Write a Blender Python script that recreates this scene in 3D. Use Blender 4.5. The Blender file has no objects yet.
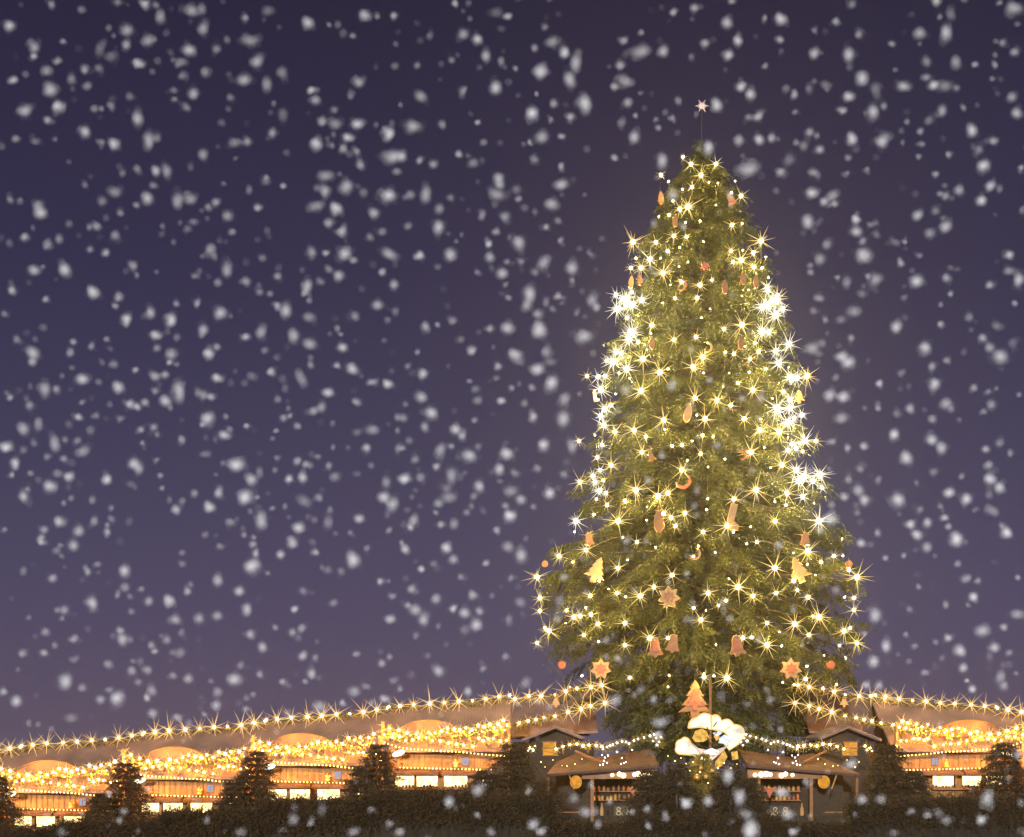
import bpy, math, random
import numpy as np
from mathutils import Vector, Matrix, Euler

random.seed(7)
rng = np.random.default_rng(11)
sc = bpy.context.scene
COL = sc.collection
F, CAMZ, HOR = 1236.0, 4.3, 760.0          # focal length in pixels, eye height, horizon row

def at(px, py, Y):                          # a direction seen at px, py, met at depth Y
    return Vector(((px - 512) / F * Y, Y, CAMZ - (py - HOR) / F * Y))

def srgb(r, g, b):
    f = lambda c: (c / 255 / 12.92) if c <= 10 else ((c / 255 + 0.055) / 1.055) ** 2.4
    return (f(r), f(g), f(b), 1)

# ---------------------------------------------------------------- materials
def mat(name, base, rough=0.8, noise=None, scale=6.0, bump=0.0, planks=None, metallic=0.0, transl=0.0):
    m = bpy.data.materials.new(name); m.use_nodes = True
    nt = m.node_tree; N = nt.nodes; L = nt.links
    b = N['Principled BSDF']
    b.inputs['Base Color'].default_value = (*base, 1)
    b.inputs['Roughness'].default_value = rough
    b.inputs['Metallic'].default_value = metallic
    if noise is not None:
        tc = N.new('ShaderNodeTexCoord'); nz = N.new('ShaderNodeTexNoise')
        nz.inputs['Scale'].default_value = scale; nz.inputs['Detail'].default_value = 6
        mp = N.new('ShaderNodeMapping')
        L.new(tc.outputs['Object'], mp.inputs['Vector']); L.new(mp.outputs[0], nz.inputs['Vector'])
        rp = N.new('ShaderNodeValToRGB')
        rp.color_ramp.elements[0].position = 0.32; rp.color_ramp.elements[1].position = 0.68
        rp.color_ramp.elements[0].color = (*base, 1); rp.color_ramp.elements[1].color = (*noise, 1)
        L.new(nz.outputs['Fac'], rp.inputs[0])
        col = rp.outputs[0]
        h = nz.outputs['Fac']
        if planks:
            mp.inputs['Scale'].default_value = (1.0, 1.0, 0.12) if planks[0] == 'X' else (0.12, 1, 1)
            w = N.new('ShaderNodeTexWave'); w.bands_direction = planks[0]; w.wave_profile = 'SAW'
            w.inputs['Scale'].default_value = planks[1]; w.inputs['Distortion'].default_value = 0.3
            L.new(tc.outputs['Object'], w.inputs['Vector'])
            r2 = N.new('ShaderNodeValToRGB')
            r2.color_ramp.elements[0].color = (0.25, 0.25, 0.25, 1); r2.color_ramp.elements[1].color = (1, 1, 1, 1)
            r2.color_ramp.elements[1].position = 0.12
            L.new(w.outputs['Fac'], r2.inputs[0])
            mx = N.new('ShaderNodeMixRGB'); mx.blend_type = 'MULTIPLY'; mx.inputs[0].default_value = 1
            L.new(col, mx.inputs[1]); L.new(r2.outputs[0], mx.inputs[2]); col = mx.outputs[0]
            h = w.outputs['Fac']
        L.new(col, b.inputs['Base Color'])
        if bump:
            bp = N.new('ShaderNodeBump'); bp.inputs['Strength'].default_value = bump; bp.inputs['Distance'].default_value = 0.03
            L.new(h, bp.inputs['Height']); L.new(bp.outputs[0], b.inputs['Normal'])
    if transl:
        out = N['Material Output']; t = N.new('ShaderNodeBsdfTranslucent'); mi = N.new('ShaderNodeMixShader')
        t.inputs[0].default_value = (*base, 1); mi.inputs[0].default_value = transl
        L.new(b.outputs[0], mi.inputs[1]); L.new(t.outputs[0], mi.inputs[2]); L.new(mi.outputs[0], out.inputs[0])
    return m

def glow(name, col, strength, sample=True, noise=0.0, scale=8.0):
    m = bpy.data.materials.new(name); m.use_nodes = True
    nt = m.node_tree; N = nt.nodes; L = nt.links
    N.remove(N['Principled BSDF'])
    e = N.new('ShaderNodeEmission'); e.inputs[0].default_value = (*col, 1); e.inputs[1].default_value = strength
    if noise:
        tc = N.new('ShaderNodeTexCoord'); nz = N.new('ShaderNodeTexNoise'); nz.inputs['Scale'].default_value = scale
        nz.inputs['Detail'].default_value = 4
        L.new(tc.outputs['Object'], nz.inputs['Vector'])
        mr = N.new('ShaderNodeMapRange'); mr.inputs[1].default_value = 0.35; mr.inputs[2].default_value = 0.65
        mr.inputs[3].default_value = strength * (1 - noise); mr.inputs[4].default_value = strength * (1 + noise)
        L.new(nz.outputs['Fac'], mr.inputs[0]); L.new(mr.outputs[0], e.inputs[1])
    L.new(e.outputs[0], N['Material Output'].inputs[0])
    if not sample:
        m.cycles.emission_sampling = 'NONE'
    return m

M = {}
M['needle'] = mat('fir_needles', (0.022, 0.028, 0.003), 0.6, (0.072, 0.074, 0.006), 0.9, transl=0.25)
M['needle_dark'] = mat('dark_fir_needles', (0.018, 0.011, 0.002), 0.7, (0.046, 0.025, 0.005), 1.6, transl=0.15)
M['garland'] = mat('garland_needles', (0.14, 0.13, 0.02), 0.7, (0.28, 0.20, 0.035), 3, transl=0.2)
M['bark'] = mat('bark', (0.05, 0.032, 0.018), 0.9, (0.10, 0.065, 0.035), 9, 0.5)
M['wire'] = mat('cable', (0.02, 0.025, 0.012), 0.6)
M['wood'] = mat('stall_planks', (0.20, 0.085, 0.018), 0.75, (0.32, 0.15, 0.035), 5, 0.4, ('X', 2.6))
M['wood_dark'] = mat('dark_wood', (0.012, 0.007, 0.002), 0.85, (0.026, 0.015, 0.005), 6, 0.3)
M['beam'] = mat('beam_wood', (0.14, 0.060, 0.016), 0.75, (0.22, 0.10, 0.030), 7, 0.3)
M['roof'] = mat('lilac_shingle_roof', (0.090, 0.055, 0.048), 0.85, (0.17, 0.105, 0.085), 1.2, 0.3, ('X', 2.4))
M['awning'] = mat('brown_roofing', (0.032, 0.013, 0.008), 0.8, (0.075, 0.033, 0.020), 2.5, 0.3, ('X', 2.2))
M['gable'] = mat('pale_gable_roof', (0.075, 0.054, 0.058), 0.85, (0.12, 0.088, 0.09), 3, 0.2)
M['dormer'] = mat('dormer_wood', (0.13, 0.060, 0.022), 0.7, (0.20, 0.095, 0.035), 3, 0.2)
M['ornament'] = mat('terracotta_wood', (0.19, 0.066, 0.012), 0.6, (0.26, 0.105, 0.022), 5, 0.1)
M['disc_red'] = mat('dark_red_wood', (0.17, 0.040, 0.010), 0.7, (0.23, 0.060, 0.016), 5, 0.1)
M['ornament_dim'] = mat('dim_brown_wood', (0.13, 0.050, 0.014), 0.7, (0.19, 0.085, 0.025), 5, 0.1)
M['ornament_red'] = mat('red_wood', (0.25, 0.052, 0.010), 0.55, (0.30, 0.080, 0.018), 6, 0.1)
M['ornament_tan'] = mat('tan_wood', (0.27, 0.145, 0.045), 0.6, (0.35, 0.20, 0.07), 5, 0.1)
M['gold'] = mat('gold_paint', (0.50, 0.27, 0.04), 0.35, (0.62, 0.36, 0.07), 6, 0.1, metallic=0.5)
M['steel'] = mat('steel', (0.25, 0.22, 0.22), 0.5, metallic=0.6)
M['star'] = mat('pale_star', (0.44, 0.35, 0.33), 0.5, (0.52, 0.42, 0.40), 5)
M['ground'] = mat('cobbles', (0.008, 0.006, 0.003), 0.95, (0.016, 0.011, 0.005), 0.7, 0.3)
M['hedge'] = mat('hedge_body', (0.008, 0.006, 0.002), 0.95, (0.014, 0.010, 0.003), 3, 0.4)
M['snow'] = mat('snow', (0.93, 0.93, 0.95), 0.9, transl=0.12)
M['blue'] = mat('blue_paint', (0.20, 0.33, 0.55), 0.5, (0.45, 0.55, 0.70), 9, 0.1)
M['sign'] = mat('dark_sign_board', (0.04, 0.028, 0.018), 0.7)
M['ink'] = mat('cream_paint', (0.40, 0.32, 0.16), 0.6)
WARM = (1.0, 0.66, 0.22)
M['bulb_tree'] = glow('warm_bulb', (1.0, 0.68, 0.20), 1400)
M['bulb_white'] = glow('pale_warm_bulb', (1.0, 0.82, 0.48), 1600)
M['bulb_market'] = glow('amber_bulb', (1.0, 0.55, 0.15), 110)
M['bulb_rope'] = glow('rope_bulb', (1.0, 0.58, 0.17), 9)
M['bulb_cold'] = glow('cool_bulb', (0.85, 0.82, 1.0), 12)
M['ray_tree'] = glow('glare_spike', (1.0, 0.74, 0.27), 1.45, False)
M['ray_white'] = glow('pale_glare_spike', (1.0, 0.90, 0.66), 1.55, False)
M['ray_market'] = glow('amber_glare_spike', (1.0, 0.62, 0.22), 1.5, False)
M['lit'] = glow('lit_counter', (1.0, 0.68, 0.28), 3.6, True, 0.55, 5)
M['lamp'] = glow('white_shop_lamp', (1.0, 0.80, 0.48), 6.0)
M['pane'] = glow('blue_lit_pane', (0.55, 0.66, 0.95), 0.62)
M['pane_amber'] = glow('amber_lit_pane', (1.0, 0.45, 0.06), 0.75, True, 0.3, 5)
M['panel_white'] = glow('lit_white_panel', (1.0, 0.90, 0.70), 1.25, True, 0.35, 3)
M['gold_rim'] = glow('lit_gold_rim', (1.0, 0.60, 0.16), 1.3)
M['panel_gold'] = glow('lit_gold_panel', (1.0, 0.58, 0.12), 0.9, True, 0.35, 6)
M['disc'] = glow('orange_lit_disc', (1.0, 0.42, 0.05), 0.75, True, 0.2, 4)

# ---------------------------------------------------------------- mesh helpers
class MB:
    def __init__(s): s.v = []; s.f = []; s.m = []
    def add(s, v, f, mi=0):
        n = len(s.v); s.v += [tuple(p) for p in v]; s.f += [tuple(i + n for i in q) for q in f]; s.m += [mi] * len(f); return s
    def box(s, a, b, mi=0):
        x0, y0, z0 = a; x1, y1, z1 = b
        return s.add([(x0,y0,z0),(x1,y0,z0),(x1,y1,z0),(x0,y1,z0),(x0,y0,z1),(x1,y0,z1),(x1,y1,z1),(x0,y1,z1)],
                     [(0,3,2,1),(4,5,6,7),(0,1,5,4),(1,2,6,5),(2,3,7,6),(3,0,4,7)], mi)
    def hexa(s, p, mi=0):                     # eight corners, bottom ring then top ring
        return s.add(p, [(0,3,2,1),(4,5,6,7),(0,1,5,4),(1,2,6,5),(2,3,7,6),(3,0,4,7)], mi)
    def tube(s, pts, r, n=5, mi=0, r2=None):
        pts = [Vector(p) for p in pts]; rings = []; r2 = r if r2 is None else r2
        for i, p in enumerate(pts):
            d = (pts[min(i+1, len(pts)-1)] - pts[max(i-1, 0)]).normalized()
            a = d.cross(Vector((0,0,1)) if abs(d.z) < 0.9 else Vector((1,0,0))).normalized(); b = d.cross(a)
            rr = r + (r2 - r) * i / max(1, len(pts)-1)
            rings.append([p + (a*math.cos(2*math.pi*k/n) + b*math.sin(2*math.pi*k/n))*rr for k in range(n)])
        v = [q for g in rings for q in g]; f = []
        for i in range(len(pts)-1):
            for k in range(n):
                f.append((i*n+k, i*n+(k+1)%n, (i+1)*n+(k+1)%n, (i+1)*n+k))
        f.append(tuple(range(n))[::-1]); f.append(tuple((len(pts)-1)*n+k for k in range(n)))
        return s.add(v, f, mi)
    def prism(s, outline, y0, y1, mi=0, bev=0.0):      # outline in x,z, thickness along y, softened front edge
        n = len(outline); cx = sum(p[0] for p in outline)/n; cz = sum(p[1] for p in outline)/n
        k = 1 - bev
        A = [(cx+(x-cx)*k, y0, cz+(z-cz)*k) for x, z in outline]
        B = [(x, y0+(y1-y0)*0.35, z) for x, z in outline]; C = [(x, y1, z) for x, z in outline]
        f = [tuple(range(n)), tuple(range(3*n-1, 2*n-1, -1))]
        for i in range(n):
            j = (i+1) % n
            f += [(i, i+n, j+n, j), (i+n, i+2*n, j+2*n, j+n)]
        return s.add(A+B+C, f, mi)
    def ball(s, c, r, seg=8, rings=5, mi=0, sq=(1,1,1)):
        v = [(c[0], c[1], c[2]-r*sq[2])]; f = []
        for i in range(1, rings):
            t = math.pi*i/rings
            for k in range(seg):
                a = 2*math.pi*k/seg
                v.append((c[0]+r*sq[0]*math.sin(t)*math.cos(a), c[1]+r*sq[1]*math.sin(t)*math.sin(a), c[2]-r*sq[2]*math.cos(t)))
        v.append((c[0], c[1], c[2]+r*sq[2])); L = len(v)-1
        for k in range(seg):
            j = (k+1) % seg
            f.append((0, 1+j, 1+k)); f.append((L, 1+(rings-2)*seg+k, 1+(rings-2)*seg+j))
            for i in range(rings-2):
                f.append((1+i*seg+k, 1+i*seg+j, 1+(i+1)*seg+j, 1+(i+1)*seg+k))
        return s.add(v, f, mi)
    def lathe(s, prof, seg=12, c=(0,0,0), mi=0):
        v = []; f = []
        for r, z in prof:
            for k in range(seg):
                a = 2*math.pi*k/seg; v.append((c[0]+r*math.cos(a), c[1]+r*math.sin(a), c[2]+z))
        for i in range(len(prof)-1):
            for k in range(seg):
                j = (k+1) % seg; f.append((i*seg+k, i*seg+j, (i+1)*seg+j, (i+1)*seg+k))
        f.append(tuple(range(seg))[::-1]); f.append(tuple((len(prof)-1)*seg+k for k in range(seg)))
        return s.add(v, f, mi)
    def mesh(s, name, mats, smooth=False):
        me = bpy.data.meshes.new(name); me.from_pydata(s.v, [], s.f)
        for m in (mats if isinstance(mats, (list, tuple)) else [mats]): me.materials.append(m)
        me.polygons.foreach_set('material_index', s.m)
        if smooth: me.polygons.foreach_set('use_smooth', [True]*len(s.f))
        me.update(); return me
    def build(s, name, mats, parent=None, loc=None, smooth=False):
        return link(name, s.mesh(name, mats, smooth), parent, loc)

def link(name, me, parent=None, loc=None):
    o = bpy.data.objects.new(name, me); COL.objects.link(o)
    if parent is not None: o.parent = parent
    if loc is not None: o.location = loc
    return o

def empty(name, loc=(0,0,0), rz=0.0):
    o = bpy.data.objects.new(name, None); COL.objects.link(o); o.location = loc; o.rotation_euler = (0,0,rz)
    o.empty_display_size = 0.2
    return o

def tag(o, label=None, cat=None, group=None, kind=None):
    if label: o['label'] = label
    if cat: o['category'] = cat
    if group: o['group'] = group
    if kind: o['kind'] = kind
    return o

def copy_tree(root, loc=None):
    r = root.copy(); COL.objects.link(r)
    if loc is not None: r.location = loc
    for ch in root.children:
        c = ch.copy(); COL.objects.link(c); c.parent = r
        for g in ch.children:
            d = g.copy(); COL.objects.link(d); d.parent = c
    return r

def tri_mesh(name, V, mats, idx=None):         # V: (n,3,3) triangles
    n = len(V); me = bpy.data.meshes.new(name)
    me.vertices.add(n*3); me.vertices.foreach_set('co', V.reshape(-1).astype(np.float32))
    me.loops.add(n*3); me.loops.foreach_set('vertex_index', np.arange(n*3, dtype=np.int32))
    me.polygons.add(n); me.polygons.foreach_set('loop_start', np.arange(0, n*3, 3, dtype=np.int32))
    for m in mats: me.materials.append(m)
    if idx is not None: me.polygons.foreach_set('material_index', idx.astype(np.int32))
    me.update(calc_edges=True); return me

def unit(a):
    return a / np.maximum(np.linalg.norm(a, axis=-1, keepdims=True), 1e-9)

def sprays(O, D, Ln, k, nl, nw, droop=0.35, spread=0.9):
    """needle triangles along short drooping twigs: O origins, D directions, Ln lengths, k needles each"""
    n = len(O); t = rng.random((n, k, 1))*0.95 + 0.05
    L3 = Ln[:, None, None]
    P = O[:, None] + D[:, None]*L3*t
    P[..., 2] -= (droop*L3*t*t)[..., 0]
    R = unit(rng.normal(size=(n, k, 3)))
    T = D[:, None].repeat(k, 1).copy(); T[..., 2] -= (2*droop*t)[..., 0]; T = unit(T)
    side = unit(np.cross(T, R))
    nd = unit(T*(1.15-0.5*spread) + side*spread)
    W = unit(np.cross(nd, unit(rng.normal(size=(n, k, 3)))))
    ln = nl*(0.6+0.7*rng.random((n, k, 1)))*(1.1-0.5*t)
    V = np.stack([P-W*nw*0.5, P+W*nw*0.5, P+nd*ln], 2).reshape(-1, 3, 3)
    # the twig itself
    E = O + D*Ln[:, None]; E[:, 2] -= droop*Ln
    Wt = unit(np.cross(D, unit(rng.normal(size=(n, 3)))))*0.012
    return np.concatenate([V, np.stack([O-Wt, O+Wt, E], 1)])

# bulbs: a small lamp with glowing spikes all round, modelling its lens starburst
def bulb_mesh(name, r, ray_len, nray, ray_r, mats, seed):
    g = random.Random(seed); b = MB().ball((0,0,0), r, 6, 4)
    off = g.random()*6
    for i in range(nray*2):                    # short glowing spikes that imitate bloom close to the lamp
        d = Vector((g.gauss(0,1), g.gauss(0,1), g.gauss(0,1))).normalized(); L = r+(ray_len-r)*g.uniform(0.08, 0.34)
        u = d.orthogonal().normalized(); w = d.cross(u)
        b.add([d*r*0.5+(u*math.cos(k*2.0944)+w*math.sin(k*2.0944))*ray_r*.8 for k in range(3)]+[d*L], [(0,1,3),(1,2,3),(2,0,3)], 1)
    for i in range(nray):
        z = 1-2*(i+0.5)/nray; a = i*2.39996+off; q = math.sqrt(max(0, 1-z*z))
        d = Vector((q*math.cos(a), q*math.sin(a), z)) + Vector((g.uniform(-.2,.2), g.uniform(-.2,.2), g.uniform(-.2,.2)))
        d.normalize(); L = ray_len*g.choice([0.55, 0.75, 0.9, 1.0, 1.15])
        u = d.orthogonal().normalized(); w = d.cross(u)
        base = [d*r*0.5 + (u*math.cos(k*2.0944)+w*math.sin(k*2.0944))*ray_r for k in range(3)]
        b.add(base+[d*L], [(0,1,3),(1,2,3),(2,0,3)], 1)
    return b.mesh(name, mats)

BULB = {}
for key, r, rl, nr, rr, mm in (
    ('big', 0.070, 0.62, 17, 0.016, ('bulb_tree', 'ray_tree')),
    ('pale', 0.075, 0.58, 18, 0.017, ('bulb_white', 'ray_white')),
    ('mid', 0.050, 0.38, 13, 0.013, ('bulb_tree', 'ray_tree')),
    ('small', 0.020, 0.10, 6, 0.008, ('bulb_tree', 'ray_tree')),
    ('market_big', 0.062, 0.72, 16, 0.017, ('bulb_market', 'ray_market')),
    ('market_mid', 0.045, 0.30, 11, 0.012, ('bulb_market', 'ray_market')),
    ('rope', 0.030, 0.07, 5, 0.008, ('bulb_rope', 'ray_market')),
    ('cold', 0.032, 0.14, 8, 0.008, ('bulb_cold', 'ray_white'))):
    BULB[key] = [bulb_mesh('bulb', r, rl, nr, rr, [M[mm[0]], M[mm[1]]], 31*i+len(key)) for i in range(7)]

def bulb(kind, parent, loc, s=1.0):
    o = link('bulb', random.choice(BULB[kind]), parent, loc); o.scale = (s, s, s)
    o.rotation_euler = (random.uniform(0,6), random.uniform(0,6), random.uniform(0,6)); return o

def string_of_lights(name, pts, kinds, label, cat, group, sag=0.08, wire_r=0.012, greenery=0, scales=None, name_wire='cable'):
    """a string of bulbs through pts: an empty, its cable and every bulb"""
    pts = [Vector(p) for p in pts]
    root = tag(empty(name, pts[0]), label, cat, group); o = pts[0]
    line = []
    for a, b in zip(pts[:-1], pts[1:]):
        for i in range(4):
            t = i/4; p = a.lerp(b, t) - o; p.z -= sag*4*t*(1-t); p.y += 0.05; line.append(p)
    line.append(pts[-1]-o+Vector((0,0.05,0)))
    MB().tube(line, wire_r, 4).build(name_wire, M['wire'], root)
    if greenery:
        P = np.array([tuple(line[int(q)].lerp(line[min(int(q)+1, len(line)-1)], q-int(q))) for q in np.linspace(0, len(line)-1.001, greenery*len(pts))])
        D = unit(rng.normal(size=P.shape)*[0.8, 0.5, 0.7])
        V = sprays(P, D, 0.15+0.16*rng.random(len(P)), 12, 0.10, 0.028, 0.3)
        link('fir_bough', tri_mesh('fir_bough', V, [M['garland']]), root)
    for i, p in enumerate(pts):
        k = kinds if isinstance(kinds, str) else kinds[i]
        if k: bulb(k, root, p-o, (scales[i] if scales else random.uniform(0.8, 1.15)))
    return root
# ---------------------------------------------------------------- sky, sun, camera
w = bpy.data.worlds.new('World'); sc.world = w; w.use_nodes = True
N = w.node_tree.nodes; L = w.node_tree.links
tc = N.new('ShaderNodeTexCoord'); sx = N.new('ShaderNodeSeparateXYZ'); L.new(tc.outputs['Generated'], sx.inputs[0])
rp = N.new('ShaderNodeValToRGB'); L.new(sx.outputs['Z'], rp.inputs[0])
cr = rp.color_ramp
stops = [(0.0, (92, 82, 102)), (0.05, (86, 78, 102)), (0.11, (79, 73, 101)), (0.22, (67, 63, 91)), (0.36, (52, 48, 76)), (0.52, (41, 36, 60)), (0.9, (31, 27, 48))]
while len(cr.elements) < len(stops): cr.elements.new(0.5)
for e, (p, c) in zip(cr.elements, stops): e.position = p; e.color = srgb(*c)
L.new(rp.outputs[0], N['Background'].inputs[0]); N['Background'].inputs[1].default_value = 1.0

sun = bpy.data.objects.new('sun', bpy.data.lights.new('sun', 'SUN')); COL.objects.link(sun)
sun.data.energy = 5.0; sun.data.angle = math.radians(3); sun.data.color = (1.0, 0.98, 0.98)
sun.rotation_euler = (math.radians(78), 0, math.radians(-12))

cam = bpy.data.objects.new('camera', bpy.data.cameras.new('camera')); COL.objects.link(cam); sc.camera = cam
cam.location = (0, 0, CAMZ); cam.rotation_euler = (math.radians(90), 0, 0)
cam.data.sensor_width = 36; cam.data.lens = F/1024*36; cam.data.shift_y = (HOR-418.5)/1024
cam.data.clip_end = 4000; cam.data.clip_start = 0.1
cam.data.dof.use_dof = True; cam.data.dof.focus_distance = 54; cam.data.dof.aperture_fstop = 4.0
sc.view_settings.view_transform = 'Standard'; sc.view_settings.look = 'None'
sc.view_settings.exposure = 0; sc.view_settings.gamma = 1
sc.cycles.caustics_reflective = False; sc.cycles.caustics_refractive = False
sc.cycles.sample_clamp_indirect = 4; sc.cycles.max_bounces = 5; sc.cycles.diffuse_bounces = 3
sc.cycles.use_light_tree = True; sc.cycles.use_denoising = True

# ---------------------------------------------------------------- ground: one sheet with the low rise the market stands on
def ground_z(x, y):
    t = 7.9 - abs(x-7.9)
    h = min(max(0.106*(t+21.4)-0.1, -0.0), 1.75)
    sm = lambda a, b, v: (lambda q: q*q*(3-2*q))(min(max((v-a)/(b-a), 0), 1))
    return h*sm(30, 46, y)*(1-sm(80, 130, y))
xs = sorted(set([-300, -120, -60] + [i*2.0 for i in range(-20, 31)] + [90, 150, 300]))
ys = sorted(set([-40, -15, 0] + [10+i*3.0 for i in range(0, 42)] + [160, 250, 400]))
g = MB(); g.v = [(x, y, ground_z(x, y)) for y in ys for x in xs]
nx = len(xs)
g.f = [(j*nx+i, j*nx+i+1, (j+1)*nx+i+1, (j+1)*nx+i) for j in range(len(ys)-1) for i in range(nx-1)]
g.m = [0]*len(g.f)
tag(g.build('ground', M['ground'], smooth=True), kind='structure')

# ---------------------------------------------------------------- the big tree
TY = 56.0; TX = (700-512)/F*TY; TS = F/TY
PROF = [(143, 2), (150, 10), (165, 24), (178, 36), (200, 47), (225, 58), (245, 68), (275, 74), (300, 88), (325, 90), (350, 92), (378, 109),
        (400, 102), (425, 104), (443, 118), (460, 112), (485, 133), (500, 131), (520, 128), (535, 150), (560, 160), (580, 158), (610, 166), (640, 168),
        (665, 162), (690, 146), (712, 120), (730, 112), (750, 80)]
def prof_px(py):
    if py <= PROF[0][0]: return PROF[0][1]
    for (a, ra), (b, rb) in zip(PROF[:-1], PROF[1:]):
        if a <= py <= b: return ra+(rb-ra)*(py-a)/(b-a)
    return PROF[-1][1]
def z_of(py): return CAMZ-(py-HOR)/TS
def R_at(z): return prof_px(HOR-(z-CAMZ)*TS)/TS

tree = tag(empty('christmas_tree', (TX, TY, ground_z(TX, TY))), 'towering green fir Christmas tree covered in starburst lights', 'tree')
gz = ground_z(TX, TY)
trunk_mb = MB().tube([(0.05*math.sin(i), 0.05*math.cos(i*1.7), i*1.9) for i in range(16)]+[(0, 0, z_of(140)-gz)], 0.46, 10, 0, 0.03)

OO, DD, LL = [], [], []
limb = trunk_mb
z = z_of(748)
while z < z_of(146):
    R = R_at(z); Rt = R_at(z-0.19*R); nb = int(max(6, min(22, 6+R*2.0)))
    off = rng.random()*7
    for i in range(nb):
        th = off+2*math.pi*(i+rng.uniform(-.3, .3))/nb
        Rl = max(.25, Rt-.42)*rng.choice([0.68, 0.78, 0.86, 0.92, 0.97, 1.0, 1.0])
        d = np.array([math.cos(th), math.sin(th), 0.0])
        back = d[1] > 0.35
        rise = 0.10*Rl; drop = rng.uniform(0.12, 0.30)*Rl
        npt = int(9+Rl*(4.0 if back else 9.0))
        pt = lambda t: d*Rl*t+np.array([0, 0, (z-gz)+rise*t*2.2-(drop+rise)*t*t*1.6+0.10*Rl*t**5])
        limb.tube([pt(t) for t in (0, .35, .7, .97)], 0.05+0.008*Rl, 4, 0, 0.012)
        for q in range(npt):
            t = 1-0.78*(rng.random()**1.35)
            p = pt(t)
            side = np.array([-d[1], d[0], 0.0])
            a = rng.uniform(-1.25, 1.25)
            dr = d*math.cos(a)+side*math.sin(a)+np.array([0, 0, rng.uniform(-1.25, 0.15)])
            OO.append(p+rng.normal(size=3)*0.05); DD.append(dr); LL.append(rng.uniform(0.38, 0.85)*min(1.0, 0.35+R/4))
    z += 0.34+0.035*R
limb.build('trunk', M['bark'], tree)
# a leading shoot of upright twigs at the very top
for i in range(40):
    zz = z_of(172)+(z_of(143)-z_of(172))*rng.random()
    OO.append(np.array([0, 0, zz-gz])); a = rng.uniform(0, 6.28); DD.append(np.array([math.cos(a), math.sin(a), 0.9])); LL.append(rng.uniform(.3, .6))
V = sprays(np.array(OO), unit(np.array(DD)), np.array(LL), 20, 0.17, 0.036, 0.42)
crown = link('crown', tri_mesh('crown', V, [M['needle']]), tree)
print('crown tris', len(V))

# treetop star on its rod
st = tag(empty('treetop_star', at(702, 150, TY)), 'small pale many-pointed star on a thin rod above the treetop', 'star')
MB().tube([(-0.02, 0, 0), (0, 0, 1.95)], 0.024, 6, 0, 0.012).build('rod', M['wire'], st)
b = MB(); b.ball((0, 0, 2.0), 0.07, 8, 5)
for i in range(12):
    a = i*math.pi/6; d = Vector((math.cos(a), 0, math.sin(a))); s_ = Vector((-math.sin(a), 0, math.cos(a)))
    L_ = 0.34 if i % 2 == 0 else 0.22
    c = Vector((0, 0, 2.0))
    b.add([c+s_*.035+Vector((0,-.05,0)), c-s_*.035+Vector((0,-.05,0)), c-s_*.035+Vector((0,.05,0)), c+s_*.035+Vector((0,.05,0)), c+d*L_],
          [(0,1,4),(1,2,4),(2,3,4),(3,0,4)])
b.build('star_points', M['star'], st)

def on_tree(px, py, out=0.12):                # a point on the near surface of the crown
    Y = TY
    for _ in range(6):
        z = CAMZ-(py-HOR)/F*Y; x = (px-512)/F*Y-TX; R = R_at(z)
        Y = TY-math.sqrt(max(R*R-x*x, 0.0))-out if abs(x) < R else TY-out
    return at(px, py, Y)

# lights on the tree: x, y, kind
LB = """683,157,m 716,164,m 691,164,m 701,175,b 692,187,m 718,183,s 661,175,m 741,196,m 688,207,b 680,209,m 669,215,m 732,225,b 674,236,b 633,242,b 761,241,b
731,251,b 741,260,b 733,262,m 641,268,b 650,259,p 631,268,m 663,273,b 754,267,b 762,268,m 688,262,s 712,280,m 700,285,m 700,221,s 716,205,s 675,298,m
623,299,p 632,305,p 627,318,p 617,309,p 642,300,p 772,300,p 775,315,p 762,307,p 768,291,p 783,309,p 652,325,m 631,331,p 724,329,b 742,325,b 762,331,p 769,332,p
674,340,b 696,337,b 638,342,m 755,343,m 734,354,b 643,359,b 703,357,b 693,367,b 750,359,b 660,372,b 616,352,p 613,362,p 627,369,p 779,363,p 776,351,p 766,369,m
587,376,b 807,376,b 605,376,p 790,377,p 598,377,p 797,378,p 641,391,b 738,383,m 753,390,b 695,398,b 717,400,b 605,409,p 790,408,p 664,420,b 705,419,b 604,425,p 634,430,b
615,432,b 760,430,b 779,432,b 788,422,p 601,416,p 794,418,p 579,441,b 816,441,b 602,445,p 792,444,p 672,446,m 682,445,m 642,452,b 788,450,p 751,452,b 611,465,b 782,465,b
682,470,b 600,470,p 796,470,p 595,482,p 580,482,b 799,481,p 813,481,p 606,493,b 787,493,b 636,490,b 756,490,b 668,493,b 658,496,b 734,499,b 725,459,s 593,476,p 804,476,p
685,513,b 607,505,m 618,521,b 637,542,m 576,521,p 727,526,b 703,532,m 786,505,m 775,521,b 819,521,p 757,542,m 559,556,b 573,562,m 586,550,b 589,535,m 618,568,b 808,551,b
805,535,m 775,568,b 821,562,m 834,556,b 672,575,b 537,577,b 857,577,b 599,581,m 794,581,m 654,587,b 617,593,b 640,596,b 708,593,b 738,587,b 753,596,b 776,593,b 540,598,b 540,611,b
854,598,b 854,610,b 574,617,b 598,624,b 625,623,m 701,620,b 767,623,m 795,624,b 819,617,b 549,631,b 844,631,b 584,635,b 809,635,b 625,645,b 767,645,b 650,638,b 668,638,m 743,638,b
537,643,b 857,643,b 704,677,m 727,678,b 704,674,s 580,616,m 813,616,m 545,628,m 850,628,m"""
tree_bulbs = []
for tok in LB.split():
    x, y, k = tok.split(','); tree_bulbs.append((float(x), float(y), {'b': 'big', 'm': 'mid', 's': 'small', 'p': 'pale'}[k]))
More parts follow.
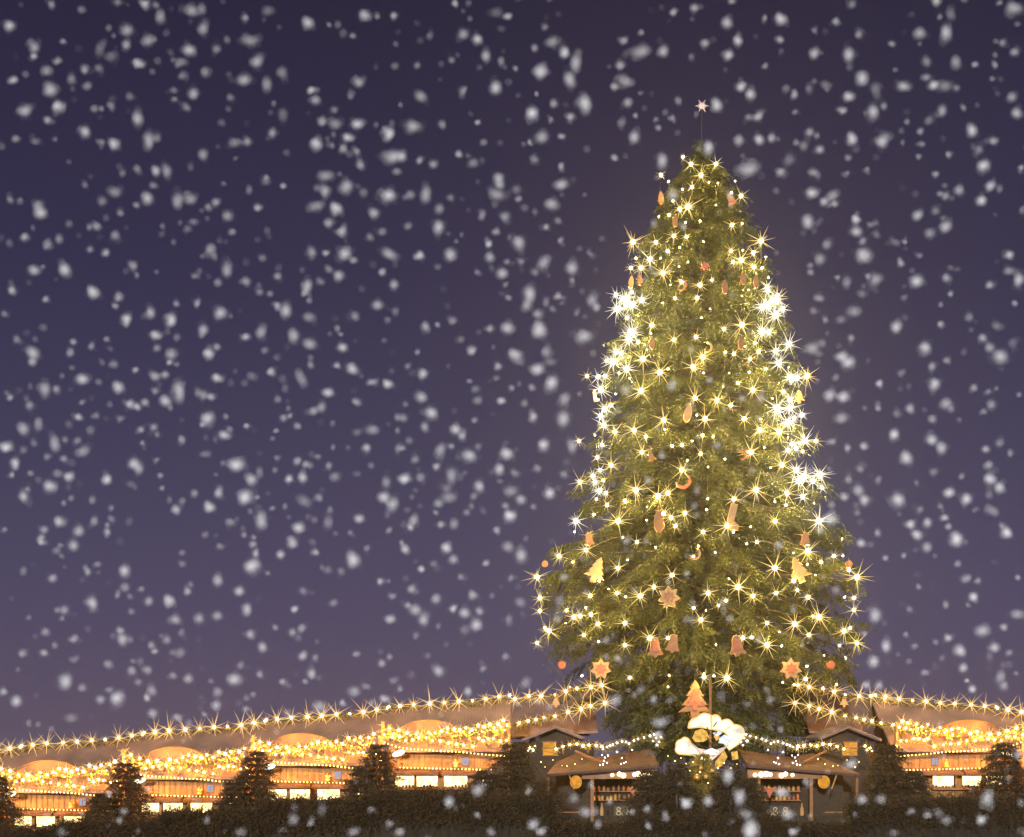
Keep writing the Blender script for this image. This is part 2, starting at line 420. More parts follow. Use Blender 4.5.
for _ in range(34):  # extra pale bulbs added to whiten both upper edges like bloom
    y = random.uniform(282, 500); tree_bulbs.append((700+random.choice((-1, 1))*prof_px(y)*random.uniform(.74, 1.0), y, random.choice(('pale', 'pale', 'pale', 'mid'))))
while len(tree_bulbs) < 335:
    y = random.uniform(175, 690); r = prof_px(y); x = 700+random.uniform(-1, 1)*r*0.95
    if all((x-a)**2+(y-b_)**2 > 70 for a, b_, _ in tree_bulbs): tree_bulbs.append((x, y, random.choice(('small', 'small', 'mid'))))
bands = [(0, 215, 'string of starburst lights around the pointed tip of the big tree'),
         (215, 290, 'string of starburst lights round the tree just under its slim tip'),
         (290, 345, 'light string with dense pale clusters at both edges of the upper tree'),
         (345, 405, 'light string crossing the tree where its first side boughs jut out'),
         (405, 460, 'light string around the middle of the tree above the red crescent'),
         (460, 508, 'light string level with the red crescent moon on the tree'),
         (508, 572, 'light string on the broad boughs level with the tan fir-shaped ornaments'),
         (572, 605, 'light string at the height of the large seven-pointed star ornament'),
         (605, 641, 'light string just above the row of hanging wooden bells'),
         (641, 900, 'lowest light string on the tree, beside bells and red stars')]
for lo, hi, lab in bands:
    bs = sorted([q for q in tree_bulbs if lo <= q[1] < hi])
    pts = [on_tree(x, y, 0.06 if k == 'small' else 0.22) for x, y, k in bs]
    string_of_lights('light_string', pts, [q[2] for q in bs], lab, 'light string', 'light strings on the big tree', 0.03, 0.007,
                     scales=[random.uniform(0.6, 1.3) for _ in bs])

# ---------------------------------------------------------------- wooden ornaments
def star_outline(n, r1, r2, rot=math.pi/2):
    return [((r1 if i % 2 == 0 else r2)*math.cos(rot+math.pi*i/n), (r1 if i % 2 == 0 else r2)*math.sin(rot+math.pi*i/n)) for i in range(2*n)]
def bell_outline(s):
    half = [(0.0, .50), (.16, .46), (.24, .30), (.26, .05), (.30, -.22), (.44, -.40), (.40, -.46), (.12, -.46), (.09, -.55), (0, -.58)]
    return [(x*s, z*s) for x, z in half]+[(-x*s, z*s) for x, z in half[-2:0:-1]]
def fir_outline(s):
    half = [(0, .60), (.16, .36), (.10, .36), (.28, .10), (.18, .10), (.40, -.20), (.28, -.20), (.52, -.42), (.14, -.40), (.13, -.66)]
    return [(x*s, z*s) for x, z in half]+[(-x*s, z*s) for x, z in half[:0:-1]]
def moon_outline(s):
    o = [(s*.5*math.cos(a), s*.5*math.sin(a)) for a in [math.radians(115-d) for d in range(0, 231, 23)]]
    i_ = [(s*(-.10+.42*math.cos(a)), s*(.04+.42*math.sin(a))) for a in [math.radians(-112+d) for d in range(0, 216, 24)]]
    return o+i_
def disc_outline(s): return [(s*.5*math.cos(i*math.pi/8), s*.5*math.sin(i*math.pi/8)) for i in range(16)]
def drop_outline(s):
    half = [(0, .62), (.10, .50), (.20, .25), (.25, 0), (.24, -.28), (.15, -.5), (0, -.60)]
    return [(x*s, z*s) for x, z in half]+[(-x*s, z*s) for x, z in half[-2:0:-1]]
def boot_outline(s):
    return [(x*s, z*s) for x, z in [(-.16,.62),(.16,.62),(.14,.1),(.12,-.18),(.38,-.32),(.40,-.55),(-.16,-.58),(-.20,-.15)]]
SHAPES = {'star': lambda s: star_outline(7, .56*s, .36*s), 'bell': bell_outline, 'fir': fir_outline, 'moon': moon_outline, 'disc': disc_outline, 'drop': drop_outline, 'boot': boot_outline}
def ornament(kind, px, py, size_px, m, label, tilt=0.0, inlay=None, out=0.34):
    p = on_tree(px, py, out); s = size_px/TS*(.86 if py < 460 else .95)
    r = tag(empty(kind+'_ornament', p), label, 'ornament', 'wooden ornaments on the big tree')
    c, sn = math.cos(tilt), math.sin(tilt)
    ol = [(x*c-z*sn, x*sn+z*c) for x, z in SHAPES[kind](s)]
    MB().prism(ol, -0.045, 0.045, 0, 0.06).build('plaque', M[m], r)
    top = max(ol, key=lambda q: q[1])
    MB().tube([(top[0], 0.0, top[1]-0.03), (top[0]+.02, 0.12, top[1]+0.16), (top[0], 0.30, top[1]+0.24)], 0.010, 4).build('hanging_loop', M['wire'], r)
    if inlay:
        MB().prism([(x*.56, z*.56) for x, z in ol], -0.075, -0.0475, 0, 0.1).build('inlay', M[inlay], r)
    return r
ornament('star', 669, 597, 19, 'ornament_tan', 'large orange seven-pointed star hanging in the middle of the lower tree', 0.1, 'ornament')
ornament('star', 601, 669, 19, 'ornament_tan', 'red-centred star at the bottom of the tree above the left light garlands', 0, 'ornament_red')
ornament('star', 791, 669, 19, 'ornament_tan', 'red-centred star at the bottom of the tree above the right light garlands', 0, 'ornament_red')
ornament('fir', 695, 699, 30, 'ornament', 'orange wooden fir-tree shape hanging under the tree above the lit panel', 0, 'ornament_red', 0.6)
ornament('bell', 655, 647, 17, 'ornament', 'dull orange bell, outer of the two hanging side by side', 0.05, 'ornament_red')
ornament('bell', 673, 643, 16, 'ornament', 'orange bell nearest to the tree middle, beside another bell', -0.1)
ornament('bell', 737, 645, 18, 'ornament', 'lone bright orange bell hanging on the right of the lower tree', 0.08, 'ornament_red')
ornament('fir', 597, 569, 20, 'ornament_tan', 'pale tan fir-shaped ornament tilted on the left boughs', -0.35)
ornament('fir', 798, 569, 20, 'ornament_tan', 'pale tan fir-shaped ornament tilted on the right boughs', 0.35)
ornament('moon', 683, 481, 15, 'ornament_red', 'red crescent moon hanging in the middle of the tree', -0.8)
ornament('moon', 695, 554, 11, 'ornament_tan', 'thin pale golden crescent below the red crescent moon', -0.5)
ornament('moon', 707, 347, 12, 'ornament_tan', 'pale crescent high on the tree beneath the bright central lights', 0.3)
ornament('drop', 688, 413, 17, 'ornament_tan', 'tan pear-shaped ornament left of the tree middle, brightly lit', -0.2)
ornament('drop', 659, 521, 19, 'ornament_dim', 'dim brown long drop ornament left of the lower middle', 0.05)
ornament('boot', 732, 517, 20, 'ornament_tan', 'glowing tan boot-shaped ornament right of the lower middle', -0.2)
ornament('disc', 562, 665, 8, 'disc_red', 'red round disc low on the left end of the tree', 0)
ornament('disc', 831, 665, 8, 'disc_red', 'red round disc low on the right end of the tree', 0)
ornament('bell', 731, 199, 12, 'ornament', 'orange bell close to the right edge of the treetop', 0.4)
ornament('drop', 661, 198, 13, 'ornament_dim', 'brown drop ornament close to the left edge of the treetop', 0.05)
ornament('drop', 675, 221, 12, 'ornament_dim', 'small brown drop under the bright light cluster of the upper left', 0.0)
ornament('star', 705, 266, 9, 'ornament_red', 'tiny reddish star in the middle of the narrow upper tree', 0.2)
ornament('moon', 681, 285, 13, 'ornament', 'orange crescent left of the middle in the upper tree', 0.2)
ornament('drop', 725, 287, 13, 'ornament_dim', 'brown drop right of the middle in the upper tree', 0.0)
ornament('drop', 640, 280, 11, 'ornament_dim', 'inner one of two brown drops on the upper left edge', 0.05)
ornament('drop', 631, 282, 12, 'ornament_dim', 'outer one of two brown drops on the upper left edge', -0.1)
ornament('drop', 743, 278, 12, 'ornament_dim', 'inner one of two brown drops on the upper right edge', 0.1)
ornament('drop', 756, 282, 12, 'ornament_dim', 'outer one of two brown drops on the upper right edge', -0.05)
ornament('drop', 652, 343, 12, 'ornament_dim', 'dull brown drop in the haze of lights at upper left', 0.0)
ornament('drop', 741, 343, 12, 'ornament_dim', 'dull brown drop among the lights right of the pale crescent', 0.0)
ornament('boot', 595, 396, 12, 'ornament', 'small reddish boot on the left edge below the first jutting bough', 0.1)
ornament('fir', 799, 396, 12, 'ornament', 'small reddish fir shape on the right edge below the jutting bough', 0.0)
ornament('bell', 589, 539, 12, 'ornament', 'orange bell behind a light above the left tan fir shape', 0.1)
ornament('bell', 805, 539, 12, 'ornament', 'orange bell behind a light above the right tan fir shape', -0.1)
ornament('disc', 545, 564, 7, 'ornament_dim', 'small brown disc hanging at the far left bough tip', 0.0)
ornament('disc', 849, 564, 7, 'ornament_dim', 'small orange disc hanging at the far right bough tip', 0.0)
ornament('bell', 651, 456, 10, 'ornament_dim', 'small brown bell below the left of two level lights mid tree', 0.3)
ornament('moon', 742, 455, 10, 'ornament_red', 'small red crescent beside the light right of mid tree', 0.3)
# ---------------------------------------------------------------- market stalls: one module, repeated along the rise
SY = 52.0; SU = SY/F                                  # metres per pixel at the stall fronts
STEP = 13.5*SU
def zl(py, yl=0.0): return CAMZ-(py-HOR)*(SY+yl)/F
GARL = [(1, 747), (12.6, 746.5), (27, 745), (44, 744), (59, 743.3), (74, 741.7), (88, 741), (102, 739.3), (116, 737), (127, 735.5)]
SW1 = [(2, 766), (9, 769), (18, 771.4), (26, 774.5), (35, 775), (47.5, 773), (54, 774.5), (60, 771.7), (66, 769), (72.6, 770), (78, 771), (84, 769), (90, 771), (96, 766), (102, 767.5), (107.6, 765.4), (116, 764.7), (121, 762)]
SW2 = [(4, 774), (12, 777), (19, 776), (25, 780), (32, 779), (38, 778), (45, 777), (51, 780), (59, 780.8), (67, 782.6), (75, 783.6), (82, 784.5), (91, 785.7), (97, 778), (101, 780), (106, 778), (111, 778.7), (118, 781), (124, 780), (128, 786)]
SW3 = [(5, 771), (14, 773.5), (22, 777.5), (30, 776.5), (40, 775.5), (50, 776.5), (58, 776), (66, 774), (74, 776.5), (82, 773.5), (88, 774), (94, 772.5), (100, 773.5), (108, 770.5), (115, 772), (122, 771)]
ROPE = [(0, 782), (8, 785), (15, 787.8), (28, 790), (42, 790.8), (56, 792), (77, 793), (87, 794), (96, 795), (120, 797), (129, 798)]
def rope_pts():
    out = []
    us = np.arange(0, 128, 3.7)
    for u in us: out.append((u, float(np.interp(u, [a for a, _ in ROPE], [b for _, b in ROPE]))))
    return out
EAVE = [(float(u), 808.6+2.6*(u-19)/101) for u in np.arange(19, 121, 3.6)]

def make_stall(mir):
    s = mir; U = lambda u: s*u*SU
    root = empty('market_stall', (0, 0, 0))
    bx = lambda b, u0, u1, y0, y1, z0, z1, mi=0: b.box((min(U(u0), U(u1)), y0, z0), (max(U(u0), U(u1)), y1, z1), mi)
    ez = 3.02
    # pitched roof slope and its back slope
    b = MB(); r0, r1 = zl(749, 2.6), zl(738.5, 2.6)
    p = [(U(-0.5), -0.42, ez-.1), (U(128), -0.42, ez-.1), (U(128), 2.6, r1-.12), (U(-0.5), 2.6, r0-.12)]
    q = [(x, y, z+.12) for x, y, z in p]
    b.hexa(p+q)
    p2 = [(U(-0.5), 2.606, r0-.12), (U(128), 2.606, r1-.12), (U(128), 5.2, ez-.1), (U(-0.5), 5.2, ez-.1)]
    b.hexa(p2+[(x, y, z+.12) for x, y, z in p2])
    roof = b.build('roof', M['roof'], root)
    # walls with openings: upper planks, piers, lower front, sides, back
    b = MB()
    zt = 1.92; zb = 1.42
    bx(b, 4, 124, 0, .12, zt, ez-.13)
    bx(b, 4, 124, 0, .12, -.9, zb)
    for u0, u1 in ((4, 12), (31.4, 33.8), (54.8, 61.5), (84.5, 100), (110.5, 124)):
        bx(b, u0, u1, 0, .12, zb, zt)
    bx(b, 4, 5.5, .12, 4.8, -.9, ez-.13); bx(b, 122.5, 124, .12, 4.8, -.9, ez-.13); bx(b, 5.5, 122.5, 4.68, 4.8, -.9, ez-.13)
    for u in np.arange(8, 120, 5.6):
        if not 76 < u < 88: bx(b, u, u+.8, -.03, -.003, 2.28, ez-.16, 1)
    b.build('wall', [M['wood'], M['beam']], root)
    # lit serving hatches
    for u0, u1 in ((12, 31.4), (33.8, 54.8), (61.5, 84.5), (100, 110.5)):
        h = bx(MB(), u0, u1, .30, .34, zb, zt).build('serving_hatch', M['lit'], root)
        g = MB()
        n = max(3, int((u1-u0)/3))
        for i in range(n):
            u = u0+(u1-u0)*(i+.5)/n; hh = random.uniform(.04, .13)
            g.lathe([(.05, 0), (.07, hh*.4), (.05, hh*.8), (.02, hh)], 7, (U(u), .2, zb+.03))
        bx(g, u0+.2, u1-.2, .14, .28, zb, zb+.03)
        g.build('shelf_of_goods', M['beam'], h)
    bx(MB(), 10, 87, -.30, -.003, zb-.07, zb-.004).build('counter', M['beam'], root)
    # sloping awning over the hatches
    b = MB(); y0 = -.62
    pa = [(U(14), y0, 1.98), (U(57), y0, 1.98), (U(57), -.004, 2.16), (U(14), -.004, 2.16)]
    b.hexa(pa+[(x, y, z+.10) for x, y, z in pa])
    pa = [(U(59), y0, 1.96), (U(122), y0, 1.96), (U(122), -.004, 2.14), (U(59), -.004, 2.14)]
    b.hexa(pa+[(x, y, z+.10) for x, y, z in pa])
    b.build('awning', M['awning'], root)
    # arched dormer on the roof
    b = MB(); c0, rx = 46, 33; zd = zl(777, .3); zt_ = zl(761, .3)
    ol = [(U(c0+rx*math.cos(a)), zd+(zt_-zd)*math.sin(a)) for a in [math.pi*i/20 for i in range(21)]]
    b.prism(ol, .25, 2.3, 0, .01)
    d = b.build('arched_dormer', M['dormer'], root)
    t = MB().tube([(x, .22, z+.02) for x, z in ol], .035, 5).build('trim', M['beam'], d)
    # small blue lit window with two panes
    wz0, wz1 = zl(805.3), zl(798.6)
    f = MB()
    for a in (79.0, 82.4, 86.0): bx(f, a, a+.7, -.05, -.003, wz0-.04, wz1+.04)
    bx(f, 79.7, 82.4, -.05, -.003, wz1, wz1+.04); bx(f, 83.1, 86.0, -.05, -.003, wz1, wz1+.04)
    bx(f, 79.7, 82.4, -.05, -.003, wz0-.04, wz0); bx(f, 83.1, 86.0, -.05, -.003, wz0-.04, wz0)
    f = f.build('window', M['beam'], root)
    for a in (79.7, 83.1): bx(MB(), a, a+2.7 if a < 80 else a+2.9, -.03, -.006, wz0, wz1).build('pane', M['pane'], f)
    # corner posts
    for u in (1.0, 125.5): bx(MB(), u, u+2.2, -.86, -.74, -.9, zl(763, -.8)).build('post', M['beam'], root)
    return root

stall_l = make_stall(1); stall_r = make_stall(-1)
MODS = [(-1, 1, -127.5, 'market stall cut off by the left edge', 'outside stall at the left edge'),
        (0, 1, 0.0, 'leftmost full market stall, lowest on the rise', 'leftmost market stall'),
        (1, 1, 127.5, 'second market stall from the left', 'second market stall from the left'),
        (2, 1, 255.0, 'third market stall from the left', 'third market stall from the left'),
        (3, 1, 382.5, 'market stall left of the tree, highest of the left row', 'market stall left of the tree'),
        (3, -1, 1017.5, 'market stall right of the tree at the end of the garland', 'market stall right of the tree'),
        (2, -1, 1145.0, 'market stall cut off by the right edge', 'outside stall at the right edge')]
used = set()
SHORT = {}
def lamp_mesh():
    return MB().ball((0, 0, 0), 1.0, 12, 7, 0, (.27, .13, .105)).mesh('lamp_globe', M['lamp'], True)
LAMP = lamp_mesh()
for k, s, x0, lab, wh in MODS:
    X0 = (x0-512)*SU; base = Vector((X0, SY, STEP*k))
    proto = stall_l if s > 0 else stall_r
    r = proto if s not in used else copy_tree(proto)
    used.add(s); r.location = base
    tag(r, lab+', planked, with lit hatches', 'stall', 'market stalls')
    P = lambda u, py, yl: base+Vector((s*u*SU, yl, zl(py, yl)))
    string_of_lights('ridge_garland', [P(u, py-1.5, 2.2) for u, py in GARL], [('market_big' if i not in (0, 6, 9) else 'market_mid') for i in range(10)],
                     'starburst garland on the ridge of the '+wh, 'garland', 'ridge garlands', 0.10, 0.02, 16, name_wire='cable')
    string_of_lights('swag_string', [P(u, py+random.uniform(-.6, .6), -.8) for u, py in SW1], 'market_mid', 'upper amber light swag before the '+wh, 'light string', 'swags of lights', 0.05, 0.012, 6, scales=[random.uniform(.7, 1.35) for _ in SW1])
    string_of_lights('swag_string', [P(u, py+1.6+random.uniform(-.6, .6), -.95) for u, py in SW2], 'market_mid', 'lower amber light swag before the '+wh, 'light string', 'swags of lights', 0.05, 0.012, 5, scales=[random.uniform(.55, 1.1) for _ in SW2])
    string_of_lights('swag_string', [P(u, py+random.uniform(-1.2, .8), -1.1) for u, py in SW3], 'rope', 'middle amber light swag before the '+wh, 'light string', 'swags of lights', 0.05, 0.012, 5, scales=[random.uniform(.55, 1.3) for _ in SW3])
    string_of_lights('rope_light', [P(u, py, -.72) for u, py in rope_pts()], 'rope', 'rope of small lights falling across the '+wh, 'rope light', 'rope lights', 0.0, 0.012)
    string_of_lights('eave_string', [P(u, py, -.68) for u, py in EAVE], 'rope', 'straight light row along the awning of the '+wh, 'light string', 'awning light rows', 0.0, 0.010, scales=[random.uniform(.55, 1.15) for _ in EAVE])
    for u, py in ((14, 776), (45, 777), (78, 776), (112, 772)):  # added fill lights before the swags, warming the stall beyond its bulbs
        q = bpy.data.objects.new('lamp_light', bpy.data.lights.new('lamp_light', 'POINT')); COL.objects.link(q)  # added fill light, not the light of a stall lamp
        q.data.energy = 560; q.data.color = (1, .44, .09); q.data.shadow_soft_size = .06; q.location = P(u, py, -1.5)
    lp = tag(empty('shop_lamp', P(18, 794.5, -.85)), 'tilted white oval lamp on the '+wh, 'lamp', 'oval stall lamps')
    o = link('lamp_globe', LAMP, lp); o.rotation_euler = (0, -s*math.radians(18), 0)
    MB().tube([(-s*.28, .05, -.02), (-s*.2, .2, .13), (0, .45, .2), (s*.06, .83, .14)], .022, 5).build('bracket', M['wood_dark'], lp)
    fg = tag(empty('figurine', P(74, 807.6, -.33)), 'small golden figurine above the awning of the '+wh, 'figurine', 'golden figurines')
    MB().lathe([(.11, 0), (.10, .06), (.05, .2), (.03, .23)], 10).build('robe', M['gold'], fg)
    MB().ball((0, 0, .275), .05, 8, 6).build('head', M['gold'], fg)
    b = MB()
    for q in (-1, 1): b.hexa([(q*.02,.03,.13),(q*.12,.03,.16),(q*.12,.05,.16),(q*.02,.05,.13),(q*.02,.03,.20),(q*.10,.03,.23),(q*.10,.05,.23),(q*.02,.05,.20)])
    b.build('wings', M['gold'], fg)

# ---------------------------------------------------------------- dark firs and hedges in front
def fir(loc, h, R, label, seed, dense=1.5, cat='tree', group='dark firs among the stalls', m='needle_dark'):
    rg = np.random.default_rng(seed)
    r = tag(empty('fir_tree', loc), label, cat, group)
    MB().tube([(0, 0, -.4), (0.03, 0, h*.5), (0, 0, h)], .05+.012*h, 7, 0, .015).build('trunk', M['bark'], r)
    O, D, Ls = [], [], []
    z = .10*h
    while z < h*.97:
        Rz = R*(1-z/h)**.8+.08; nb = 9
        off = rg.random()*7
        for i in range(nb):
            th = off+6.283*i/nb+rg.uniform(-.3, .3); d = np.array([math.cos(th), math.sin(th), 0])
            Rl = Rz*rg.uniform(.4, 1.25)
            for q in range(int((3+Rl*7)*dense)):
                t = rg.uniform(.1, 1); a = rg.uniform(-1, 1)
                p = d*Rl*t+np.array([0, 0, z-.22*Rl*t*t+.1*Rl*t])
                O.append(p); D.append(d*math.cos(a)+np.array([-d[1], d[0], 0])*math.sin(a)+np.array([0, 0, rg.uniform(-.6, .45)])); Ls.append(rg.uniform(.25, .72)*min(1, .35+Rz))
        z += .14+.022*h
    V = sprays(np.array(O), unit(np.array(D)), np.array(Ls), 16, .12, .028, .25)
    link('crown', tri_mesh('crown', V, [M[m]]), r)
    return r

def at_g(px, Y): x = (px-512)/F*Y; return Vector((x, Y, ground_z(x, Y)))
def top_h(px, py, Y): return CAMZ-(py-HOR)/F*Y-ground_z((px-512)/F*Y, Y)
FIRS = [(-3, 770, 46, 1.25, 'dark fir at the left edge before the leftmost stall'),
        (127, 758, 46, 1.35, 'dark fir between the leftmost and second stall'),
        (256, 750, 46, 1.5, 'dark fir between the second and third stall'),
        (379, 738, 46, 1.25, 'dark fir between the third and fourth stall'),
        (513, 740, 45.5, 1.7, 'broad dark fir between the last left stall and the brown-roofed hut'),
        (484, 768, 45, 1.1, 'low dark fir before the right end of the stall left of the tree'),
        (100, 790, 45, .9, 'low dark fir before the leftmost stall, left of its neighbour fir'),
        (233, 780, 45, .9, 'low dark fir in front of the second stall'),
        (360, 766, 45, .9, 'low dark fir in front of the third stall'),
        (650, 764, 44.5, 1.0, 'dark fir left of the lit scalloped panel by the hut'),
        (676, 760, 44.2, 1.2, 'low dark fir at the left foot of the small bauble fir'),
        (730, 764, 44.2, 1.2, 'low dark fir at the right foot of the small bauble fir'),
        (748, 775, 44.5, .9, 'dark fir right of the lit scalloped panel'),
        (888, 742, 45.5, 1.6, 'broad dark fir between the right hut and the stall beyond'),
        (915, 770, 45, 1.1, 'low dark fir before the left end of the right stall'),
        (1004, 738, 46, 1.4, 'dark fir at the right edge before the right stall')]
for i, (px, py, Y, R, lab) in enumerate(FIRS):
    fir(at_g(px, Y), top_h(px, py, Y), R, lab, 100+i)

HEDGE = [(-40, 62, 829, 'left bottom corner before the leftmost stall'), (60, 168, 822, 'foot of the fir between the first two stalls'), (164, 270, 811, 'front of the second stall'),
         (266, 372, 800, 'front of the third stall'), (368, 472, 792, 'left half of the stall left of the tree'), (468, 556, 796, 'gap left of the brown-roofed hut'),
         (552, 632, 826, 'foot of the left brown-roofed hut'), (628, 776, 818, 'bottom middle under the lit panel'), (772, 850, 826, 'foot of the right brown-roofed hut'),
         (846, 940, 800, 'gap right of the right hut'), (936, 1064, 798, 'front of the stall right of the tree')]
for i, (a, b_, py, wh) in enumerate(HEDGE):
    Y = 43.6; x0 = (a-512)/F*Y; x1 = (b_-512)/F*Y
    o = at_g((a+b_)/2, Y); h = CAMZ-(py-HOR)/F*Y-o.z
    r = tag(empty('hedge', o), 'dark fir hedge at the '+wh, 'hedge', 'dark fir hedges')
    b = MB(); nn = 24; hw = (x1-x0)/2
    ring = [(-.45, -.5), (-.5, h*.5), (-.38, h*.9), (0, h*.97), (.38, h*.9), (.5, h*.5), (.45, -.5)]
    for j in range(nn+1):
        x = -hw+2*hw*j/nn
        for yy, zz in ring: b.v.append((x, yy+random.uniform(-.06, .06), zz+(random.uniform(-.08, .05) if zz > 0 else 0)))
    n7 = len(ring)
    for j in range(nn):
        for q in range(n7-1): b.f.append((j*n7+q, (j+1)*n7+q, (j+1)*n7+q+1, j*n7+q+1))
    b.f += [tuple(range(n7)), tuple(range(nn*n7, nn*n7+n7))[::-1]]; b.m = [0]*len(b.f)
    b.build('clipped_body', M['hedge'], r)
    n = int(1500*(x1-x0)/3.6)
    P = np.stack([rng.uniform(-hw, hw, n), rng.uniform(-.5, .3, n), h*(.2+.8*rng.random(n)**.6)], 1)
    P[:, 1] = np.where(P[:, 2] > h*.9, P[:, 1], -.46)
    D = unit(np.stack([rng.normal(size=n)*.7, -.5-rng.random(n)*.5, rng.normal(size=n)*.5+.45], 1))
    link('foliage', tri_mesh('foliage', sprays(P, D, rng.uniform(.2, .75, n), 14, .11, .026, .3), [M['needle_dark']]), r)

# ---------------------------------------------------------------- the middle: two brown-roofed huts, gabled cabins, lit panel
HY = 50.0
def hut(mir, label, label2):
    PX = lambda px: px if mir > 0 else 1400-px
    cx = PX(604); base = Vector(((cx-512)/F*HY, HY, 0)); base.z = 1.55
    X = lambda px: ((PX(px)-512)/F*HY)-base.x
    Z = lambda py, yl=0: CAMZ-(py-HOR)/F*(HY+yl)-base.z
    r = tag(empty('market_hut', base), label, 'hut', 'brown-roofed huts by the tree')
    # low roof with curved sweep, thickness, eave board
    b = MB()
    e = [(546, 774), (568, 772.3), (600, 770), (630, 767.5), (656, 765)]
    rr = [(558, 762), (578, 753), (600, 757), (630, 753), (656, 749)]
    for (p, q), (c, d) in zip(zip(e[:-1], e[1:]), zip(rr[:-1], rr[1:])):
        lo = [(X(p[0]), -.9, Z(p[1], -.9)-.10), (X(q[0]), -.9, Z(q[1], -.9)-.10), (X(d[0]), 1.6, Z(d[1], 1.6)-.10), (X(c[0]), 1.6, Z(c[1], 1.6)-.10)]
        b.hexa(lo+[(x, y, z+.10) for x, y, z in lo])
    b.build('roof', M['awning'], r)
    # swept white-trimmed rafter
    MB().tube([(X(575), -.2, Z(751, -.2)), (X(582), -.3, Z(754, -.3)), (X(592), -.5, Z(759, -.5)), (X(601), -.7, Z(762, -.7))], .055, 6).build('rafter', M['beam'], r)
    # lit fascia below the eave
    b = MB(); b.hexa([(X(581), -.55, Z(779, -.5)), (X(655), -.55, Z(778.5, -.5)), (X(655), -.45, Z(778.5, -.5)), (X(581), -.45, Z(779, -.5)),
                      (X(581), -.55, Z(774.5, -.5)), (X(655), -.55, Z(769.5, -.5)), (X(655), -.45, Z(769.5, -.5)), (X(581), -.45, Z(774.5, -.5))])
    f = b.build('fascia_board', M['dormer'], r)
    for px, py, q in ((611, 775, .07), (618, 774, .09), (622, 775.5, .10), (633, 774.5, .08), (637, 774, .11), (642, 774.5, .11), (648, 775, .08)): MB().ball((X(px), -.64, Z(py, -.6)), q, 8, 6).build('spotlight', M['lamp'], f)
    # back wall and posts, dark inside
    def bx(px0, px1, y0, y1, py0, py1, m, nm):
        xa, xb = sorted((X(px0), X(px1)))
        return MB().box((xa, y0, Z(py0, y0)), (xb, y1, Z(py1, y0)), 0).build(nm, M[m], r)
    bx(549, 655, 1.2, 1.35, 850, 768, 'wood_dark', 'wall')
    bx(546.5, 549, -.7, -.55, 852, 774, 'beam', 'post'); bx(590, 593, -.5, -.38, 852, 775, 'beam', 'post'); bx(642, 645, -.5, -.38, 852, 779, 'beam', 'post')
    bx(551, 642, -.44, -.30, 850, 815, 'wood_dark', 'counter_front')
    bx(556, 579, -.62, -.445, 813, 811.8, 'dormer', 'shelf')
    MB().tube([(X(567.5), -.75, Z(772.5, -.75)), (X(573), -.75, Z(789, -.75))], .03, 5).build('slanted_pole', M['ornament_tan'], r)
    # orange lit round window in the dark inside
    dd = MB().prism([(X(576)+.24*math.cos(a)*1.0, Z(782)+.27*math.sin(a)) for a in [i*math.pi/9 for i in range(18)]], -.05, .05, 0, .05).build('round_lantern', M['disc'], r)
    # pointed red pennant hanging from the fascia
    b = MB(); b.prism([(X(627), Z(787)), (X(637), Z(788)), (X(633), Z(798))], -.46, -.42, 0, .04); b.build('pennant', M['ornament_red'], r)
    # shelves of jars in the half-dark
    for py_, n in ((791, 9), (800, 10)):
        sh = bx(594, 641, .9, 1.197, py_+1, py_, 'beam', 'shelf')
        for i in range(n):
            j = MB(); hh = random.uniform(.14, .26); rr_ = random.uniform(.05, .08)
            j.lathe([(rr_, 0), (rr_*1.1, hh*.6), (rr_*.5, hh*.9), (rr_*.5, hh)], 8, (X(596+44*i/n+random.uniform(-.8, .8)), 1.03, Z(py_, .9)+.002))
            j.build('jar', M[random.choice(('ornament_tan', 'ornament', 'ornament_red', 'gold', 'beam'))], sh)
    # small board of two looped cream figures
    sb = bx(613, 633, -.50, -.445, 816.5, 806, 'sign', 'sign_board')
    b = MB()
    for c in (617.5, 627.5):
        for zz, rad in ((808.6, .075), (812.6, .09)):
            n = 12
            b.tube([(X(c)+rad*math.cos(2*math.pi*i/n), -.52, Z(zz)+rad*.8*math.sin(2*math.pi*i/n)) for i in range(n+1)], .022, 5)
        b.tube([(X(c+3), -.52, Z(813)), (X(c+4), -.52, Z(815.5))], .022, 5)
    b.build('lettering', M['ink'], sb)
    # cream candle-like bottle on the counter
    v = tag(empty('bottle', base+Vector((X(601), -.5, Z(815)))), label2, 'bottle', 'cream bottles on the huts')
    MB().lathe([(.07, 0), (.08, .1), (.07, .28), (.03, .36), (.025, .46)], 10).build('glass_body', M['ornament_tan'], v)
    MB().lathe([(.03, .46), (.03, .51)], 8).build('stopper', M['beam'], v)
    return r
hut(1, 'brown-roofed market hut left of the lit panel, open front and spotlights', 'cream bottle on the counter of the left hut')
hut(-1, 'brown-roofed market hut right of the lit panel, open front and spotlights', 'cream bottle on the counter of the right hut')

